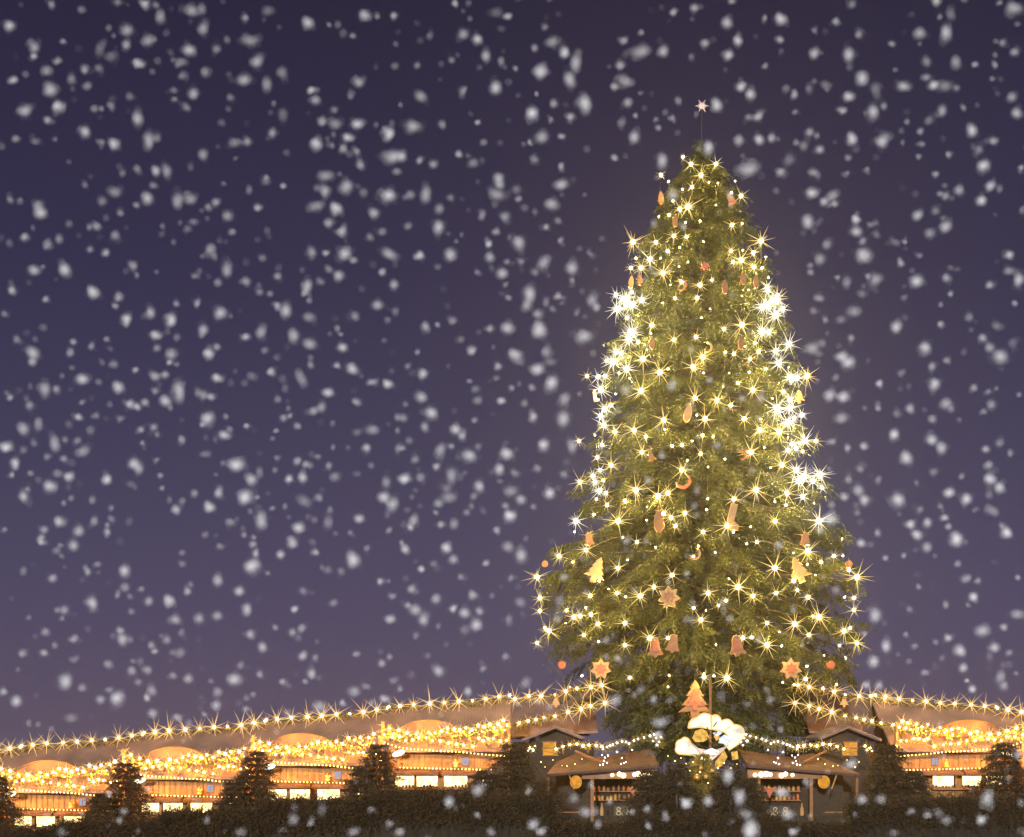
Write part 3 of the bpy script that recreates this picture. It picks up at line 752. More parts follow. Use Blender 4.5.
def cabin(mir, side):
    Y = 52.5; PX = lambda px: px if mir > 0 else 1400-px
    base = Vector(((PX(552)-512)/F*Y, Y, 1.6)); X = lambda px: (PX(px)-512)/F*Y-base.x
    Z = lambda py: CAMZ-(py-HOR)/F*Y-base.z
    r = tag(empty('gabled_cabin', base), 'pale lilac gabled cabin with amber window at the %s foot of the tree' % side, 'cabin', 'gabled cabins')
    def bx(px0, px1, y0, y1, py0, py1): xa, xb = sorted((X(px0), X(px1))); return (xa, y0, Z(py0)), (xb, y1, Z(py1))
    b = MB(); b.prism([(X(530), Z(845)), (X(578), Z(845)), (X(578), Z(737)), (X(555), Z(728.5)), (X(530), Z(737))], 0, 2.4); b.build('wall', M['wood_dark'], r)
    b = MB()
    for (pa, za), (pb, zb) in (((555, 725.5), (522, 738.5)), ((555.1, 725.5), (584, 737))):
        q = [(X(pa), -.5, Z(za)-.12), (X(pb), -.5, Z(zb)-.12), (X(pb), 2.7, Z(zb)-.12), (X(pa), 2.7, Z(za)-.12)]
        b.hexa(q+[(x, y, z+.11) for x, y, z in q])
    b.build('roof', M['gable'], r)
    b = MB()
    for (pa, za), (pb, zb) in (((555, 727.5), (524, 740)), ((555, 727.5), (582, 738.7))):
        b.tube([(X(pa), -.52, Z(za)), (X(pb), -.52, Z(zb))], .07, 5)
    b.build('barge_board', M['gable'], r)
    f = MB()
    for px0, px1, p0, p1 in ((542, 557, 742.6, 741.6), (542, 558, 749, 747.6), (542, 558.5, 756, 755.2)):
        f.box(*bx(px0, px1, -.07, -.003, p0, p1))
    f = f.build('window', M['beam'], r)
    MB().box(*bx(543, 556, -.04, -.005, 747.5, 742.7)).build('pane', M['pane_amber'], f)
    MB().box(*bx(543, 557.5, -.04, -.005, 755.1, 749.1)).build('pane', M['pane_amber'], f)
cabin(1, 'left'); cabin(-1, 'right')

def shed(mir, side):
    Y = 59.5; PX = lambda px: px if mir > 0 else 1400-px
    base = Vector(((PX(548)-512)/F*Y, Y, 1.7)); X = lambda px: (PX(px)-512)/F*Y-base.x
    Z = lambda py, yl=0: CAMZ-(py-HOR)/F*(Y+yl)-base.z
    r = tag(empty('shed', base), 'dim lilac shed roof behind the garlands on the %s of the tree' % side, 'shed', 'sheds behind the garlands')
    lo = [(X(498), -1.0, Z(738, -1)), (X(596), -1.0, Z(733, -1)), (X(596), 2.2, Z(690, 2.2)), (X(498), 2.2, Z(703, 2.2))]
    b = MB().hexa(lo+[(x, y, z+.1) for x, y, z in lo])
    lo = [(X(498), 2.206, Z(703, 2.2)), (X(596), 2.206, Z(690, 2.2)), (X(596), 5.2, Z(733, -1)), (X(498), 5.2, Z(738, -1))]
    b.hexa(lo+[(x, y, z+.1) for x, y, z in lo]).build('roof', M['roof'], r)
    xa, xb = sorted((X(501), X(593)))
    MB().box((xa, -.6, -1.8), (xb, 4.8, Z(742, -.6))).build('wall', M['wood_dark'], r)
shed(1, 'left'); shed(-1, 'right')
for px in (512, 540, 572, 828, 860, 888):  # unseen fill lights added to brighten the shed roofs
    q = bpy.data.objects.new('lamp_light', bpy.data.lights.new('lamp_light', 'POINT')); COL.objects.link(q)  # added unseen fill light, not the light of a shed lamp
    q.data.energy = 190; q.data.color = (1, .50, .16); q.data.shadow_soft_size = .06; q.location = at(px, 722, 56.6)
def mirror(lst): return [(1400-x, y) for x, y in lst]
TG = [(515, 699), (529, 696), (541, 696), (555, 695), (566, 691.5), (577, 688.5), (591, 687), (602, 685)]
TG2 = [(494, 728), (501, 727), (507, 725), (519, 723), (528, 721), (536, 719.5), (544, 717.6), (555, 716), (568, 712), (581, 709), (590.6, 706), (605, 703)]
TG3 = [(556, 749), (563, 746.5), (570, 744.6), (577, 744), (583, 745.8), (589, 745), (596, 745.6), (602, 746.4)]
CW = [(603, 749), (607, 747), (610, 745.6), (613, 744.5), (617, 743), (622, 741.4), (626, 742), (629, 743.6), (634, 740.5), (638, 739), (644, 737.6), (650, 736), (654, 734.5), (656, 738), (659, 742), (661, 737), (657, 745), (653, 741)]
CL = [(602, 755), (605, 757.5), (608, 755.5), (604, 761), (607, 763), (603, 764.5), (600, 765), (624, 763), (621, 764), (626, 762), (622, 758), (632, 750), (617, 752)]
LOW = [(541, 762), (545, 767), (553, 760), (562, 765.5), (567, 766), (575, 764), (582, 759), (530, 748), (533, 750), (528, 751), (535, 746)]
for sd, fn in (('left', lambda l: l), ('right', mirror)):
    g1 = fn(TG)
    ks = ['market_big' if i not in (3, 5) else 'market_mid' for i in range(len(g1))]
    string_of_lights('ridge_garland', [at(x, y, 54.5-3.0*i/7) for i, (x, y) in enumerate(g1)], ks, 'fir garland with starburst lights rising to the %s side of the tree' % sd, 'garland', 'ridge garlands', .09, .02, 16)
    string_of_lights('swag_string', [at(x, y, 51.4-.02*i) for i, (x, y) in enumerate(fn(TG2))], [('market_big' if i >= 8 else 'market_mid') for i in range(len(TG2))], 'lower amber garland slanting up to the %s foot of the tree' % sd, 'light string', 'swags of lights', .08, .015, 14)
    string_of_lights('light_string', [at(x, y, 50.6) for x, y in fn(TG3)], 'market_mid', 'short row of amber lights beside the %s gabled cabin' % sd, 'light string', 'short amber light rows', .04, .012, 5)
    string_of_lights('light_string', [at(x, y, 49.2) for x, y in fn(CW)], 'cold', 'row of cool white lights over the roof of the %s hut' % sd, 'light string', 'cool white light rows', .03, .012, 8)
    string_of_lights('light_string', [at(x, y, 48.9) for x, y in fn(CL)], 'cold', 'loose clusters of bluish lights on the roof of the %s hut' % sd, 'light string', 'bluish light clusters', .0, .006, scales=[random.uniform(.5, .9) for _ in CL])
    string_of_lights('light_string', [at(x, y, 48.8) for x, y in fn(LOW)], ['rope']*7+['market_mid']*4, 'scattered amber lights at the outer eave of the %s hut' % sd, 'light string', 'scattered amber lights', .0, .006, scales=[random.uniform(.4, .9) for _ in LOW])
    tf = fn([(556, 701)])[0]
    q = tag(empty('fir_ornament', at(*tf, 53.2)), 'small tan fir-shaped plaque hanging from the garland on the %s' % sd, 'ornament', 'fir plaques on the garlands')
    MB().prism(fir_outline(.42), -.03, .03, 0, .05).build('plaque', M['ornament_tan'], q)
    MB().tube([(0, 0, .22), (.01, .0, .36)], .01, 4).build('hanging_loop', M['wire'], q)

# the lit scalloped panel on its pole
PY = 47.5
def pan(px, py, yl=0): return ((px-711)/F*PY, yl, (770-py)/F*PY)
base = at(711, 770, PY)
pn = tag(empty('lit_panel', base), 'glowing white scalloped panel with gold and blue middle on a thin pole under the tree', 'illuminated sign')
def lobe(pts, nm, m, y0, y1, bev=.04):
    o = MB().prism([(pan(x, y)[0], pan(x, y)[2]) for x, y in pts], y0, y1, 0, bev).build(nm, M[m], pn)
    if nm == 'white_lobe':
        q = [(pan(x, y)[0], y0+.01, pan(x, y)[2]) for x, y in pts]
        MB().tube(q+q[:1], .030, 5).build('gold_rim', M['gold_rim'], o)
    return o
def scallop(keys, bump=.25, n=6):             # round bulges between successive key points
    out = []
    for (ax, ay), (bx_, by) in zip(keys[:-1], keys[1:]):
        mx, my = (ax+bx_)/2, (ay+by)/2; dx, dy = bx_-ax, by-ay
        for i in range(n):
            t = i/n; k = math.sin(math.pi*t)*bump
            out.append((ax+dx*t+dy*k, ay+dy*t-dx*k))
    return out+[keys[-1]]
lobe(scallop([(688, 728), (697, 717.5), (710, 715)], .22)+[(711, 729.5), (700, 727)], 'white_lobe', 'panel_white', -.08, .08)
lobe([(711.4, 729)]+scallop([(711.4, 715.5), (721, 721), (733, 724.5), (744, 736)], .26)+[(738, 744), (729, 750), (724, 744), (731, 739), (724, 732)], 'white_lobe', 'panel_white', -.10, .06)
lobe([(692, 745)]+[(p[0], p[1]) for p in scallop([(702, 753), (709.5, 758), (709.5, 764)], -.1)]+[(693, 755)]+scallop([(679, 754), (676, 746.5), (681, 739.5), (688, 738.8)], .25), 'white_lobe', 'panel_white', -.06, .10)
lobe([(692, 738), (695, 731), (701, 728.5), (706, 731), (709, 738), (703, 742), (695, 742)], 'gold_patch', 'panel_gold', -.14, -.05)
lobe([(713, 736), (717, 733.5), (720, 738), (716, 741)], 'gold_patch', 'panel_gold', -.16, -.05)
lobe([(719, 738), (724, 734.5), (730, 737), (731, 741), (724, 744), (718, 743)], 'blue_patch', 'blue', -.15, -.06)
lobe([(712, 733), (718, 731), (722, 733), (716, 737)], 'blue_patch', 'blue', -.17, -.07)
lobe([(690, 742), (697, 748), (711, 751), (724, 747), (729, 744), (722, 752), (711, 761), (700, 754)], 'grey_bowl', 'steel', -.13, -.05)
lobe([(703, 751), (711, 748), (719, 751), (715, 755), (706, 755)], 'blue_patch', 'blue', -.19, -.135)
lobe([(696, 757), (709, 766), (709, 772), (690, 766)], 'gold_patch', 'panel_gold', -.10, -.02)
lobe([(715, 762), (724, 750), (727, 757), (722, 766), (715, 768)], 'gold_patch', 'panel_gold', -.10, -.02)
lobe([(731, 752), (737, 751), (738, 759), (732, 760)], 'gold_patch', 'panel_gold', -.12, -.04)
MB().tube([pan(711, 676, .15), pan(711, 850, .15)], .045, 8).build('pole', M['beam'], pn)
b = MB()
for i in range(7): b.tube([pan(711, 760-5*i, -.02), pan(711+(-1)**i*5, 752-5*i, -.2)], .02, 5)
b.build('bracing', M['wood_dark'], pn)
q = bpy.data.objects.new('panel_light', bpy.data.lights.new('panel_light', 'POINT')); COL.objects.link(q); q.parent = pn
q.data.energy = 220; q.data.color = (1, .62, .2); q.data.shadow_soft_size = .15; q.location = (-.1, -1.3, -.05)
# young fir with baubles before the panel
sf = fir(at_g(703, 45.2), top_h(703, 752, 45.2), 1.15, 'small fir with golden baubles in front of the lit panel', 555, 1.3, m='garland')
for i, (px, py, rr, wh) in enumerate(((697, 777.5, .12, 'largest golden bauble, left of the pole'), (706, 777, .08, 'golden bauble right beside the pole'), (690, 788, .10, 'coppery bauble lowest on the small fir'),
                                   (683, 781, .06, 'tiny bauble left on the small fir'), (712, 771, .07, 'small bauble topmost near the pole'), (701, 768, .07, 'small bauble under the grey bowl'))):
    bb = tag(empty('bauble', at(px, py, 44.4)), 'shiny '+wh, 'bauble', 'golden baubles on the small fir')
    MB().ball((0, 0, 0), rr, 12, 8).build('glass_ball', M['gold'], bb, smooth=True)
    MB().lathe([(.025, rr*.95), (.025, rr+.04)], 8).build('cap', M['steel'], bb)
string_of_lights('light_string', [at(x, y, 44.3) for x, y in ((668, 756), (675, 761), (681, 758), (686, 764), (693, 762), (690, 771), (700, 772), (708, 783), (718, 768), (724, 763), (731, 768), (737, 764))], 'rope',
                 'amber lights wound through the small fir before the lit panel', 'light string', 'scattered amber lights', .05, .008, scales=[random.uniform(.5, 1.0) for _ in range(12)])
# ---------------------------------------------------------------- falling snow
# one line per patch: origin, scale, then x,y,width,height,weight[,lean]
SNOW = """0 0 .215|45,122,60,55,80 155,215,65,70,50 158,260,40,45,90 240,22,45,50,60 265,285,50,45,50 215,330,70,50,55 62,376,50,50,85 238,418,60,80,80,30 270,500,60,70,85,30 115,515,75,70,60 225,562,50,45,65 75,645,50,50,45 165,655,60,40,35 395,615,55,60,80 395,325,50,55,50 330,365,45,70,40 410,400,60,50,40 465,230,50,80,40 510,265,80,50,45,20 465,320,45,60,45 590,143,80,40,75 585,210,50,60,55 670,20,60,60,50 725,25,60,40,45 690,190,80,45,75,-35 745,85,45,80,60 640,295,60,60,70 840,285,70,40,50 880,235,75,60,65 890,50,100,50,70 900,435,55,60,75 805,420,60,40,40 865,500,45,50,45 850,355,50,60,40 640,555,50,80,75 690,650,45,85,80 728,640,40,60,60 440,505,60,50,45 510,490,60,40,30 530,670,65,65,75 470,665,45,50,45 725,795,50,60,70 775,795,45,75,75 640,785,45,50,45 570,805,40,50,45 550,10,55,30,60 380,45,50,50,30 290,195,40,40,35
200 0 .215|10,45,40,60,60 15,130,50,80,50 230,190,110,50,60 505,110,60,55,80 265,285,65,75,55 205,372,75,55,75 310,400,40,90,60 385,340,45,90,35 140,455,45,45,50 210,85,50,50,45 765,72,60,60,70 900,75,40,45,70 710,165,40,35,50 910,308,50,35,45 735,382,70,60,50 700,440,40,50,30 515,420,50,50,65 540,468,55,45,75 625,510,55,40,45 570,565,50,50,70 625,575,80,50,60 728,578,65,65,75 685,640,60,55,70 665,695,50,60,50 725,705,50,45,50 745,765,45,70,55,-20 875,620,65,65,85 890,728,100,55,85 540,672,75,60,65,20 585,820,80,40,80 160,665,80,40,50 215,660,60,60,40 335,620,50,60,50 385,530,40,80,45 25,335,45,55,60 75,225,60,50,45 15,720,50,60,50 915,800,50,40,60 315,50,80,40,30 305,825,50,30,50
400 0 .215|255,15,40,50,75 450,60,80,40,40 505,75,50,45,70 293,160,50,60,65 360,185,60,55,75 400,262,50,60,70 470,285,45,55,45 445,408,60,70,75 655,330,65,75,90 710,195,80,45,65 765,245,60,60,75 818,295,50,90,75 790,375,50,80,65,-20 855,480,60,90,80,-20 615,533,65,70,85 715,483,50,45,65 793,545,55,50,70 62,590,90,50,85 95,450,80,50,60,35 195,580,50,50,50 362,570,40,40,50 660,640,75,50,75 750,637,45,45,60 605,660,40,40,40 750,775,45,45,65 700,555,40,40,45 625,225,45,50,50 90,745,45,45,60 155,765,50,45,55 275,720,45,45,55 10,725,40,70,80 458,825,55,40,80 290,425,45,60,45 240,275,45,45,40 540,318,45,45,45 140,165,40,50,40 675,130,45,45,40 635,435,40,35,40 345,760,60,50,25 625,740,50,50,25
600 0 .215|343,55,45,45,65 440,38,60,50,60 590,107,60,55,70 845,95,70,55,80,15 765,85,40,45,30 640,190,50,60,75 595,255,55,50,80 835,185,50,45,60 112,188,50,45,60 185,240,105,50,80,-10 295,240,60,50,75 490,200,50,50,75 90,300,55,55,60 115,380,80,60,55,30 68,405,55,45,60 130,480,55,50,65 770,305,45,40,40 655,402,60,60,70 700,440,55,60,70 545,495,60,60,85 735,540,60,60,60 690,550,60,40,40 505,690,60,70,90 740,650,55,60,65 800,645,45,60,50 645,658,60,60,60 905,440,40,50,65 910,520,40,40,40 158,638,55,65,75,20 65,728,50,45,55 290,750,50,75,80 690,790,140,55,75 840,800,60,50,55,-45 880,745,45,70,50,30 610,5,50,35,70 270,595,40,45,30 335,548,45,45,35 100,570,45,55,30 915,660,40,50,40 425,265,30,45,30 195,150,40,45,25
800 0 .2188|65,245,60,50,75 163,98,50,45,65 65,138,40,40,40 270,155,45,55,60 222,250,50,80,75 283,358,55,80,75 218,442,55,60,75 332,515,50,75,85 195,505,50,50,50 115,390,50,55,45 42,405,50,50,35 623,12,50,50,80 668,155,45,80,85 690,65,40,90,45,-20 545,158,75,55,55 423,200,45,35,55 578,285,45,55,75 712,292,45,80,60 470,395,70,50,65 580,355,50,40,60 610,390,60,50,70 655,395,90,45,60 715,405,50,35,40 648,508,50,55,70 745,490,45,45,40 980,42,90,50,80 912,12,40,30,60 980,240,55,45,75 930,195,55,50,35 890,300,40,45,40 878,360,40,40,40 970,445,60,55,50 990,518,60,55,65 788,600,50,60,80 820,680,50,60,35 887,642,55,45,50 838,762,60,60,85 1010,765,40,50,60 240,640,55,60,80 375,645,70,80,55 88,685,55,45,75 222,722,45,45,45 60,790,50,45,55 620,798,45,40,60 680,708,45,45,45 548,600,40,45,60 555,660,40,45,40 540,715,40,40,40 590,550,55,40,40,-50 490,555,35,40,35 40,605,55,45,50 15,665,50,60,50 235,20,45,50,50 210,795,45,40,40 800,295,45,40,30 305,775,40,45,30 345,410,40,80,35,-20 385,485,40,50,35
0 180 .215|178,125,50,70,60 190,155,75,55,75 45,88,45,50,30 115,270,50,50,55 222,298,45,60,55 275,275,45,60,40 155,420,55,60,75 303,420,60,80,70,-30 55,512,50,55,70 213,557,50,45,60 440,528,65,65,95 552,540,50,50,60 535,588,45,45,60 588,648,60,60,85 700,618,50,60,75 793,648,60,65,90 720,722,60,60,70 730,780,45,50,55 820,575,40,40,50 687,88,55,60,85 632,118,45,40,50 530,55,80,50,60 475,100,55,45,50 450,215,55,55,60 415,215,35,45,40 537,262,60,50,65 420,322,45,40,60 490,338,50,45,65 622,398,50,55,50 825,95,45,80,65 880,85,80,60,50 870,225,50,45,40 900,195,60,35,35 908,445,45,40,40 342,755,45,45,60 325,805,45,50,50 160,810,55,70,85,-20 800,815,70,60,60,-45 80,745,45,50,35 425,775,45,50,30 200,685,60,45,30 495,740,40,40,30 395,20,40,45,30 710,25,50,45,50 915,572,40,50,60 560,150,50,45,25 755,215,35,50,30 20,625,45,45,25
200 180 .215|580,50,55,70,70 680,35,80,60,75,-30 637,138,65,65,95 540,125,80,50,60 600,200,50,55,65 660,240,65,55,60,-40 875,75,85,65,90 808,155,55,60,65 845,240,60,40,60 790,265,45,45,45 670,345,80,70,75,-40 585,340,45,50,55 520,335,45,60,75 715,375,55,45,50 600,415,60,40,50,30 645,450,60,70,55 875,342,80,50,75,25 848,432,50,50,75 905,488,45,55,75 500,490,50,70,65 490,525,50,50,50 560,472,60,35,45 508,560,35,40,50 398,605,45,85,95 360,585,50,50,55 510,640,65,50,60 435,725,50,85,75 510,762,75,50,65,25 720,635,45,50,60 825,582,60,50,75 905,612,50,45,45 873,650,40,45,40 663,780,60,50,75 640,690,40,50,40 655,720,40,30,35 97,620,65,60,80,20 15,695,50,60,75 125,415,50,80,65 45,325,50,70,55 85,480,45,50,40 213,470,50,50,50 275,522,50,50,40 325,530,45,40,30 360,450,50,45,50 215,730,55,50,55 285,705,50,80,50 268,132,45,45,65 390,28,45,40,50 75,105,55,50,50 40,125,45,40,50 130,165,60,55,50,-30 150,240,45,40,60 292,360,50,45,35 40,810,65,60,70 75,775,50,45,50 227,45,45,50,30 305,8,50,25,50 300,795,45,40,30 355,825,50,30,40 515,825,40,25,40
400 180 .215|120,70,50,80,70,15 182,135,45,60,55 180,222,55,70,85 232,348,50,80,70 95,350,50,50,80 40,215,50,50,45 50,68,50,55,40 463,20,45,60,80 450,70,100,50,55,20 540,45,60,45,40 555,85,50,45,45 488,165,50,60,60 445,242,50,40,50 412,295,50,50,65 418,358,50,60,65 555,297,60,70,80,-30 565,378,50,50,45 475,435,65,50,75 495,380,45,40,35 490,488,40,40,35 503,548,40,35,50 670,390,60,80,55 628,430,50,40,45 600,530,60,80,85 590,585,70,50,55,30 645,620,60,50,60 680,570,40,60,45 733,540,55,45,60 710,600,45,40,40 650,705,75,80,95,25 685,805,60,70,75 540,815,75,50,90 500,690,75,55,70 418,690,45,45,50 245,655,60,40,50 178,675,35,45,35 118,690,50,65,50 333,795,55,55,65 705,115,80,50,75 680,218,45,40,55 733,190,50,40,45 748,282,40,40,50 750,20,65,50,80 800,410,65,65,65 800,465,35,45,35 855,730,95,60,85 895,555,50,80,50 915,590,40,60,70 822,615,45,45,30 235,82,50,45,35 362,430,45,40,40 378,165,45,60,25 175,405,45,35,30 885,340,45,50,25 580,130,50,40,35 80,800,35,40,30
800 180 .2188|50,60,60,65,75 150,75,55,60,60 105,100,55,50,70 155,110,50,40,50 35,190,45,90,65 255,180,55,55,70 255,235,65,55,75 285,280,45,45,55 290,345,80,80,70 325,205,45,40,35 352,248,45,40,40 122,295,45,55,50 90,360,55,80,45,-25 45,420,55,45,40 215,468,45,65,55 170,445,40,40,30 345,460,50,75,60,20 310,440,40,45,40 280,520,65,40,30 537,162,60,50,70 620,140,50,50,40 665,215,65,55,75 593,245,65,45,55 665,75,55,55,45 728,45,50,55,70 870,28,55,55,70 910,40,40,50,40 828,95,60,55,65,25 955,342,50,50,70 955,415,55,45,55 1000,455,60,70,65,20 868,480,50,45,65 533,462,60,65,85 460,380,45,50,50 668,445,45,60,55 545,345,45,40,30 478,537,40,40,35 440,672,60,60,70 642,665,50,50,45 570,770,50,65,85 775,625,45,50,40 905,670,70,50,40,25 838,725,50,60,60 870,765,55,50,50 915,805,70,50,85 975,745,50,60,40 55,770,80,45,75 100,745,60,40,45 85,795,50,35,40 190,805,60,50,85 185,640,60,40,45 62,600,45,40,40 115,640,40,40,30 235,720,45,45,40 250,600,80,60,25 90,540,60,50,25 985,565,45,40,35 690,520,40,40,25 1015,140,40,45,40 675,815,45,30,40 435,285,60,40,25 480,280,40,40,25
0 360 .215|150,12,50,40,90 380,90,75,60,75 553,130,60,60,90 208,138,45,75,80 262,138,50,45,50 50,175,45,45,75 137,212,50,55,55 178,298,45,65,50 108,320,55,70,75,-15 30,403,65,60,80 70,480,50,60,85 255,390,50,80,70 160,390,45,45,40 110,415,45,50,30 218,450,45,45,45 295,460,45,45,40 362,262,50,50,65 385,425,80,50,50,-10 360,375,50,45,35 420,325,55,45,40 318,300,35,55,35 600,203,55,50,70 635,215,50,45,75 672,197,55,45,65 720,75,60,50,75 765,70,50,45,50 830,140,55,100,85,-10 768,190,60,65,75 720,145,45,45,40 630,50,45,45,50 525,20,50,40,50 790,10,45,35,75 848,373,45,50,60 655,322,45,45,50 715,310,60,50,40 730,350,40,40,40 620,480,60,60,75 645,505,50,60,75 497,555,60,60,65 320,545,55,55,85 270,530,60,40,50 232,590,65,60,85,25 140,525,45,40,40 50,535,45,45,30 110,637,55,60,70 275,752,60,65,70 205,790,50,50,50 195,825,50,30,65 365,795,60,55,75 20,790,40,45,40 432,652,40,45,50 430,752,60,50,30 518,740,45,45,40 498,803,50,45,50 518,688,40,40,30 295,665,40,40,30 820,700,60,60,60,-30 850,655,40,50,35 905,622,45,45,50 755,595,45,45,40 745,540,45,40,30 460,105,50,45,30 380,195,50,40,35 665,385,40,40,30 560,275,45,45,25 725,465,40,45,25 920,155,35,60,50 300,370,40,45,30 450,260,45,45,30 610,575,50,35,30
200 360 .215|78,85,60,55,75 335,55,50,45,65 475,95,45,110,55,-25 515,20,45,60,45 637,25,45,45,50 705,40,65,60,65,25 595,150,60,50,80 878,115,60,50,80 800,105,55,45,60 728,193,55,45,60 15,165,40,50,65 48,170,50,45,75 35,278,65,70,80 10,300,40,40,55 110,350,65,55,65 135,320,40,45,50 118,265,40,40,40 525,240,60,50,65 562,220,45,55,55 390,270,50,45,60 420,255,40,40,40 455,308,45,45,60 355,330,40,40,40 795,325,65,45,65 735,335,55,35,40 775,408,50,50,85 172,485,80,70,80 238,555,65,65,70 280,520,40,70,40 215,635,65,85,85,20 88,615,50,70,60 48,688,60,55,85 140,762,55,60,75 285,745,60,100,70,-15 335,690,45,35,40 415,552,50,50,70 477,547,50,60,70 455,470,50,50,55 500,488,60,40,50 485,655,75,45,50,20 553,640,55,45,60 460,778,55,60,85 600,490,45,50,45 625,545,60,45,50 545,450,45,40,35 595,750,40,80,50 605,695,40,45,30 740,737,60,50,70,20 698,803,45,45,45 855,635,55,60,80 865,565,45,60,50 895,675,55,80,75,25 920,265,35,45,50 922,410,30,50,70 878,790,45,50,35 30,440,60,45,40 360,455,45,40,30 205,815,45,40,45 250,825,45,30,50 425,832,60,20,70 220,310,45,45,25 350,515,40,40,30 25,815,45,40,30 620,295,35,40,30 620,405,30,45,30 240,75,60,40,30 395,680,35,45,25
400 360 .215|107,65,55,55,85 100,175,65,50,75 145,250,70,60,95 118,310,50,55,60 258,325,60,55,65 290,352,50,50,65 320,448,75,60,85 365,405,40,45,45 188,425,45,90,55 240,540,45,90,55 170,497,45,45,65 22,550,60,60,90 98,545,60,50,60 240,405,40,45,40 75,465,60,45,35 368,590,50,65,80 340,635,40,50,50 215,600,60,40,45 225,640,90,50,60,-10 180,665,60,50,50 165,710,40,40,40 65,750,60,60,55,-40 48,780,45,50,60 190,765,50,45,50 250,760,55,60,50 310,710,45,45,35 385,705,40,45,40 500,440,65,60,80 462,510,55,65,70 515,610,80,45,60 563,650,60,50,75 510,728,65,65,85,20 490,680,40,50,50 450,790,50,50,75 640,42,70,60,85 705,112,60,80,85,15 760,275,60,75,90 765,185,50,80,50 668,398,55,60,85 620,260,50,60,65 612,125,50,50,45 470,190,50,45,70 355,190,60,45,60 355,138,65,35,45 448,85,40,40,45 462,25,55,45,50 695,620,65,65,65 640,505,50,50,45 800,400,50,80,65 760,530,60,45,50 15,270,50,50,60 10,410,40,40,60 40,25,45,45,40 550,5,60,25,80 700,10,70,35,60 540,530,60,45,35 465,565,50,30,40 350,280,50,40,25 520,130,45,45,30 45,375,50,40,45,-40
820 360 .215|45,165,65,60,70 108,170,60,60,85 98,270,70,50,65 55,380,55,45,50 128,410,50,50,55 205,400,50,50,60 275,108,45,50,50 377,62,45,45,45 532,115,60,65,85 585,210,80,55,60 420,225,50,50,65 268,228,45,45,40 355,250,60,45,40 520,275,60,50,55 345,350,50,60,80 517,370,65,60,75 563,408,55,70,70 403,460,65,60,90,20 530,520,50,45,40 600,615,55,55,85 680,648,60,60,95 360,653,70,75,85 175,605,60,55,70 205,650,60,60,65 110,640,55,50,70 50,675,60,45,45 50,740,80,65,70 130,555,45,60,35 185,500,60,50,35 418,765,60,55,70,-35 500,757,50,50,65 450,812,55,50,75 580,735,50,50,50 598,775,40,45,50 640,825,60,30,75 713,130,45,45,50 780,150,50,40,40 795,205,55,50,60 770,415,50,50,65 835,385,55,50,45 785,490,65,45,50 790,555,65,65,75 835,595,65,65,75,25 785,632,50,40,35 795,700,80,45,50,35 870,805,55,55,80 840,770,45,40,45 925,160,40,40,45 885,435,45,45,35 130,15,70,60,80 75,75,40,50,45 520,30,45,50,50 590,5,50,30,60 840,5,80,30,80 468,695,45,45,40 723,698,40,40,35 270,560,40,60,35 172,710,40,45,35 268,800,45,45,40 760,240,45,40,30 558,682,40,40,30
0 540 .215|195,12,50,40,70 340,25,55,55,70 260,50,50,45,45 280,25,45,35,35 245,180,50,50,75 410,145,45,55,55 448,115,50,45,40 580,148,50,65,85 580,218,70,45,50,-15 657,232,45,40,45 692,285,50,45,65 430,298,55,75,85 790,288,60,65,95 870,242,50,50,60 885,210,40,45,40 300,325,55,50,60 265,325,35,40,50 290,365,40,35,40 213,425,50,55,55 340,465,45,40,50 105,525,50,50,60 205,525,55,50,60 255,490,45,45,40 570,460,55,70,75 560,420,50,45,50 605,465,35,45,45 500,580,50,50,60 610,610,50,55,50 680,605,50,50,55 655,570,40,45,35 705,490,45,50,50 715,515,45,40,50 773,467,45,55,55 820,368,60,50,50,30 845,435,40,50,40 838,525,55,60,60 800,525,40,40,40 915,370,40,70,50 805,630,50,40,60 877,645,55,50,65 303,655,70,70,95 77,750,55,60,80 15,705,45,45,65 470,742,55,45,75 545,740,65,75,80 508,700,50,40,60 705,700,45,60,75,-20 685,735,45,50,65 710,808,60,50,65 830,825,60,35,90 330,828,80,25,75 340,555,45,40,35 640,660,55,40,35 385,690,55,45,30 845,60,40,35,30 845,110,45,40,30 610,330,45,40,35 605,262,40,35,30
200 540 .215|245,125,80,70,85,-20 260,65,50,50,60 250,20,50,50,50 375,68,50,45,80 430,18,65,45,75 535,60,45,50,50 82,190,50,60,75 182,235,50,55,80 217,322,50,60,85 82,350,50,50,70 5,365,40,60,50 232,437,60,50,60,20 290,495,50,55,70 160,650,85,55,65 85,710,60,50,60 75,770,50,55,65 192,580,50,50,40 245,720,45,40,30 215,785,45,45,40 25,810,50,40,40 387,660,45,50,50 440,320,50,45,65 432,430,50,45,65 475,410,50,45,65 478,540,55,55,60 540,548,45,45,50 518,620,50,60,75 490,660,45,45,45 593,145,45,55,40 717,98,65,80,95 840,192,45,45,70 878,192,35,30,45 895,262,45,50,55 885,367,55,50,80 725,532,45,45,45 845,575,60,45,50 900,655,45,45,45 718,706,75,40,75 770,680,55,40,45 555,775,75,45,70 660,760,45,50,55 855,740,60,50,70 405,805,55,35,55 475,232,50,45,30 620,295,55,35,30 315,155,40,40,30 55,655,40,40,30 775,40,40,50,25 520,10,50,30,40 95,30,50,40,25
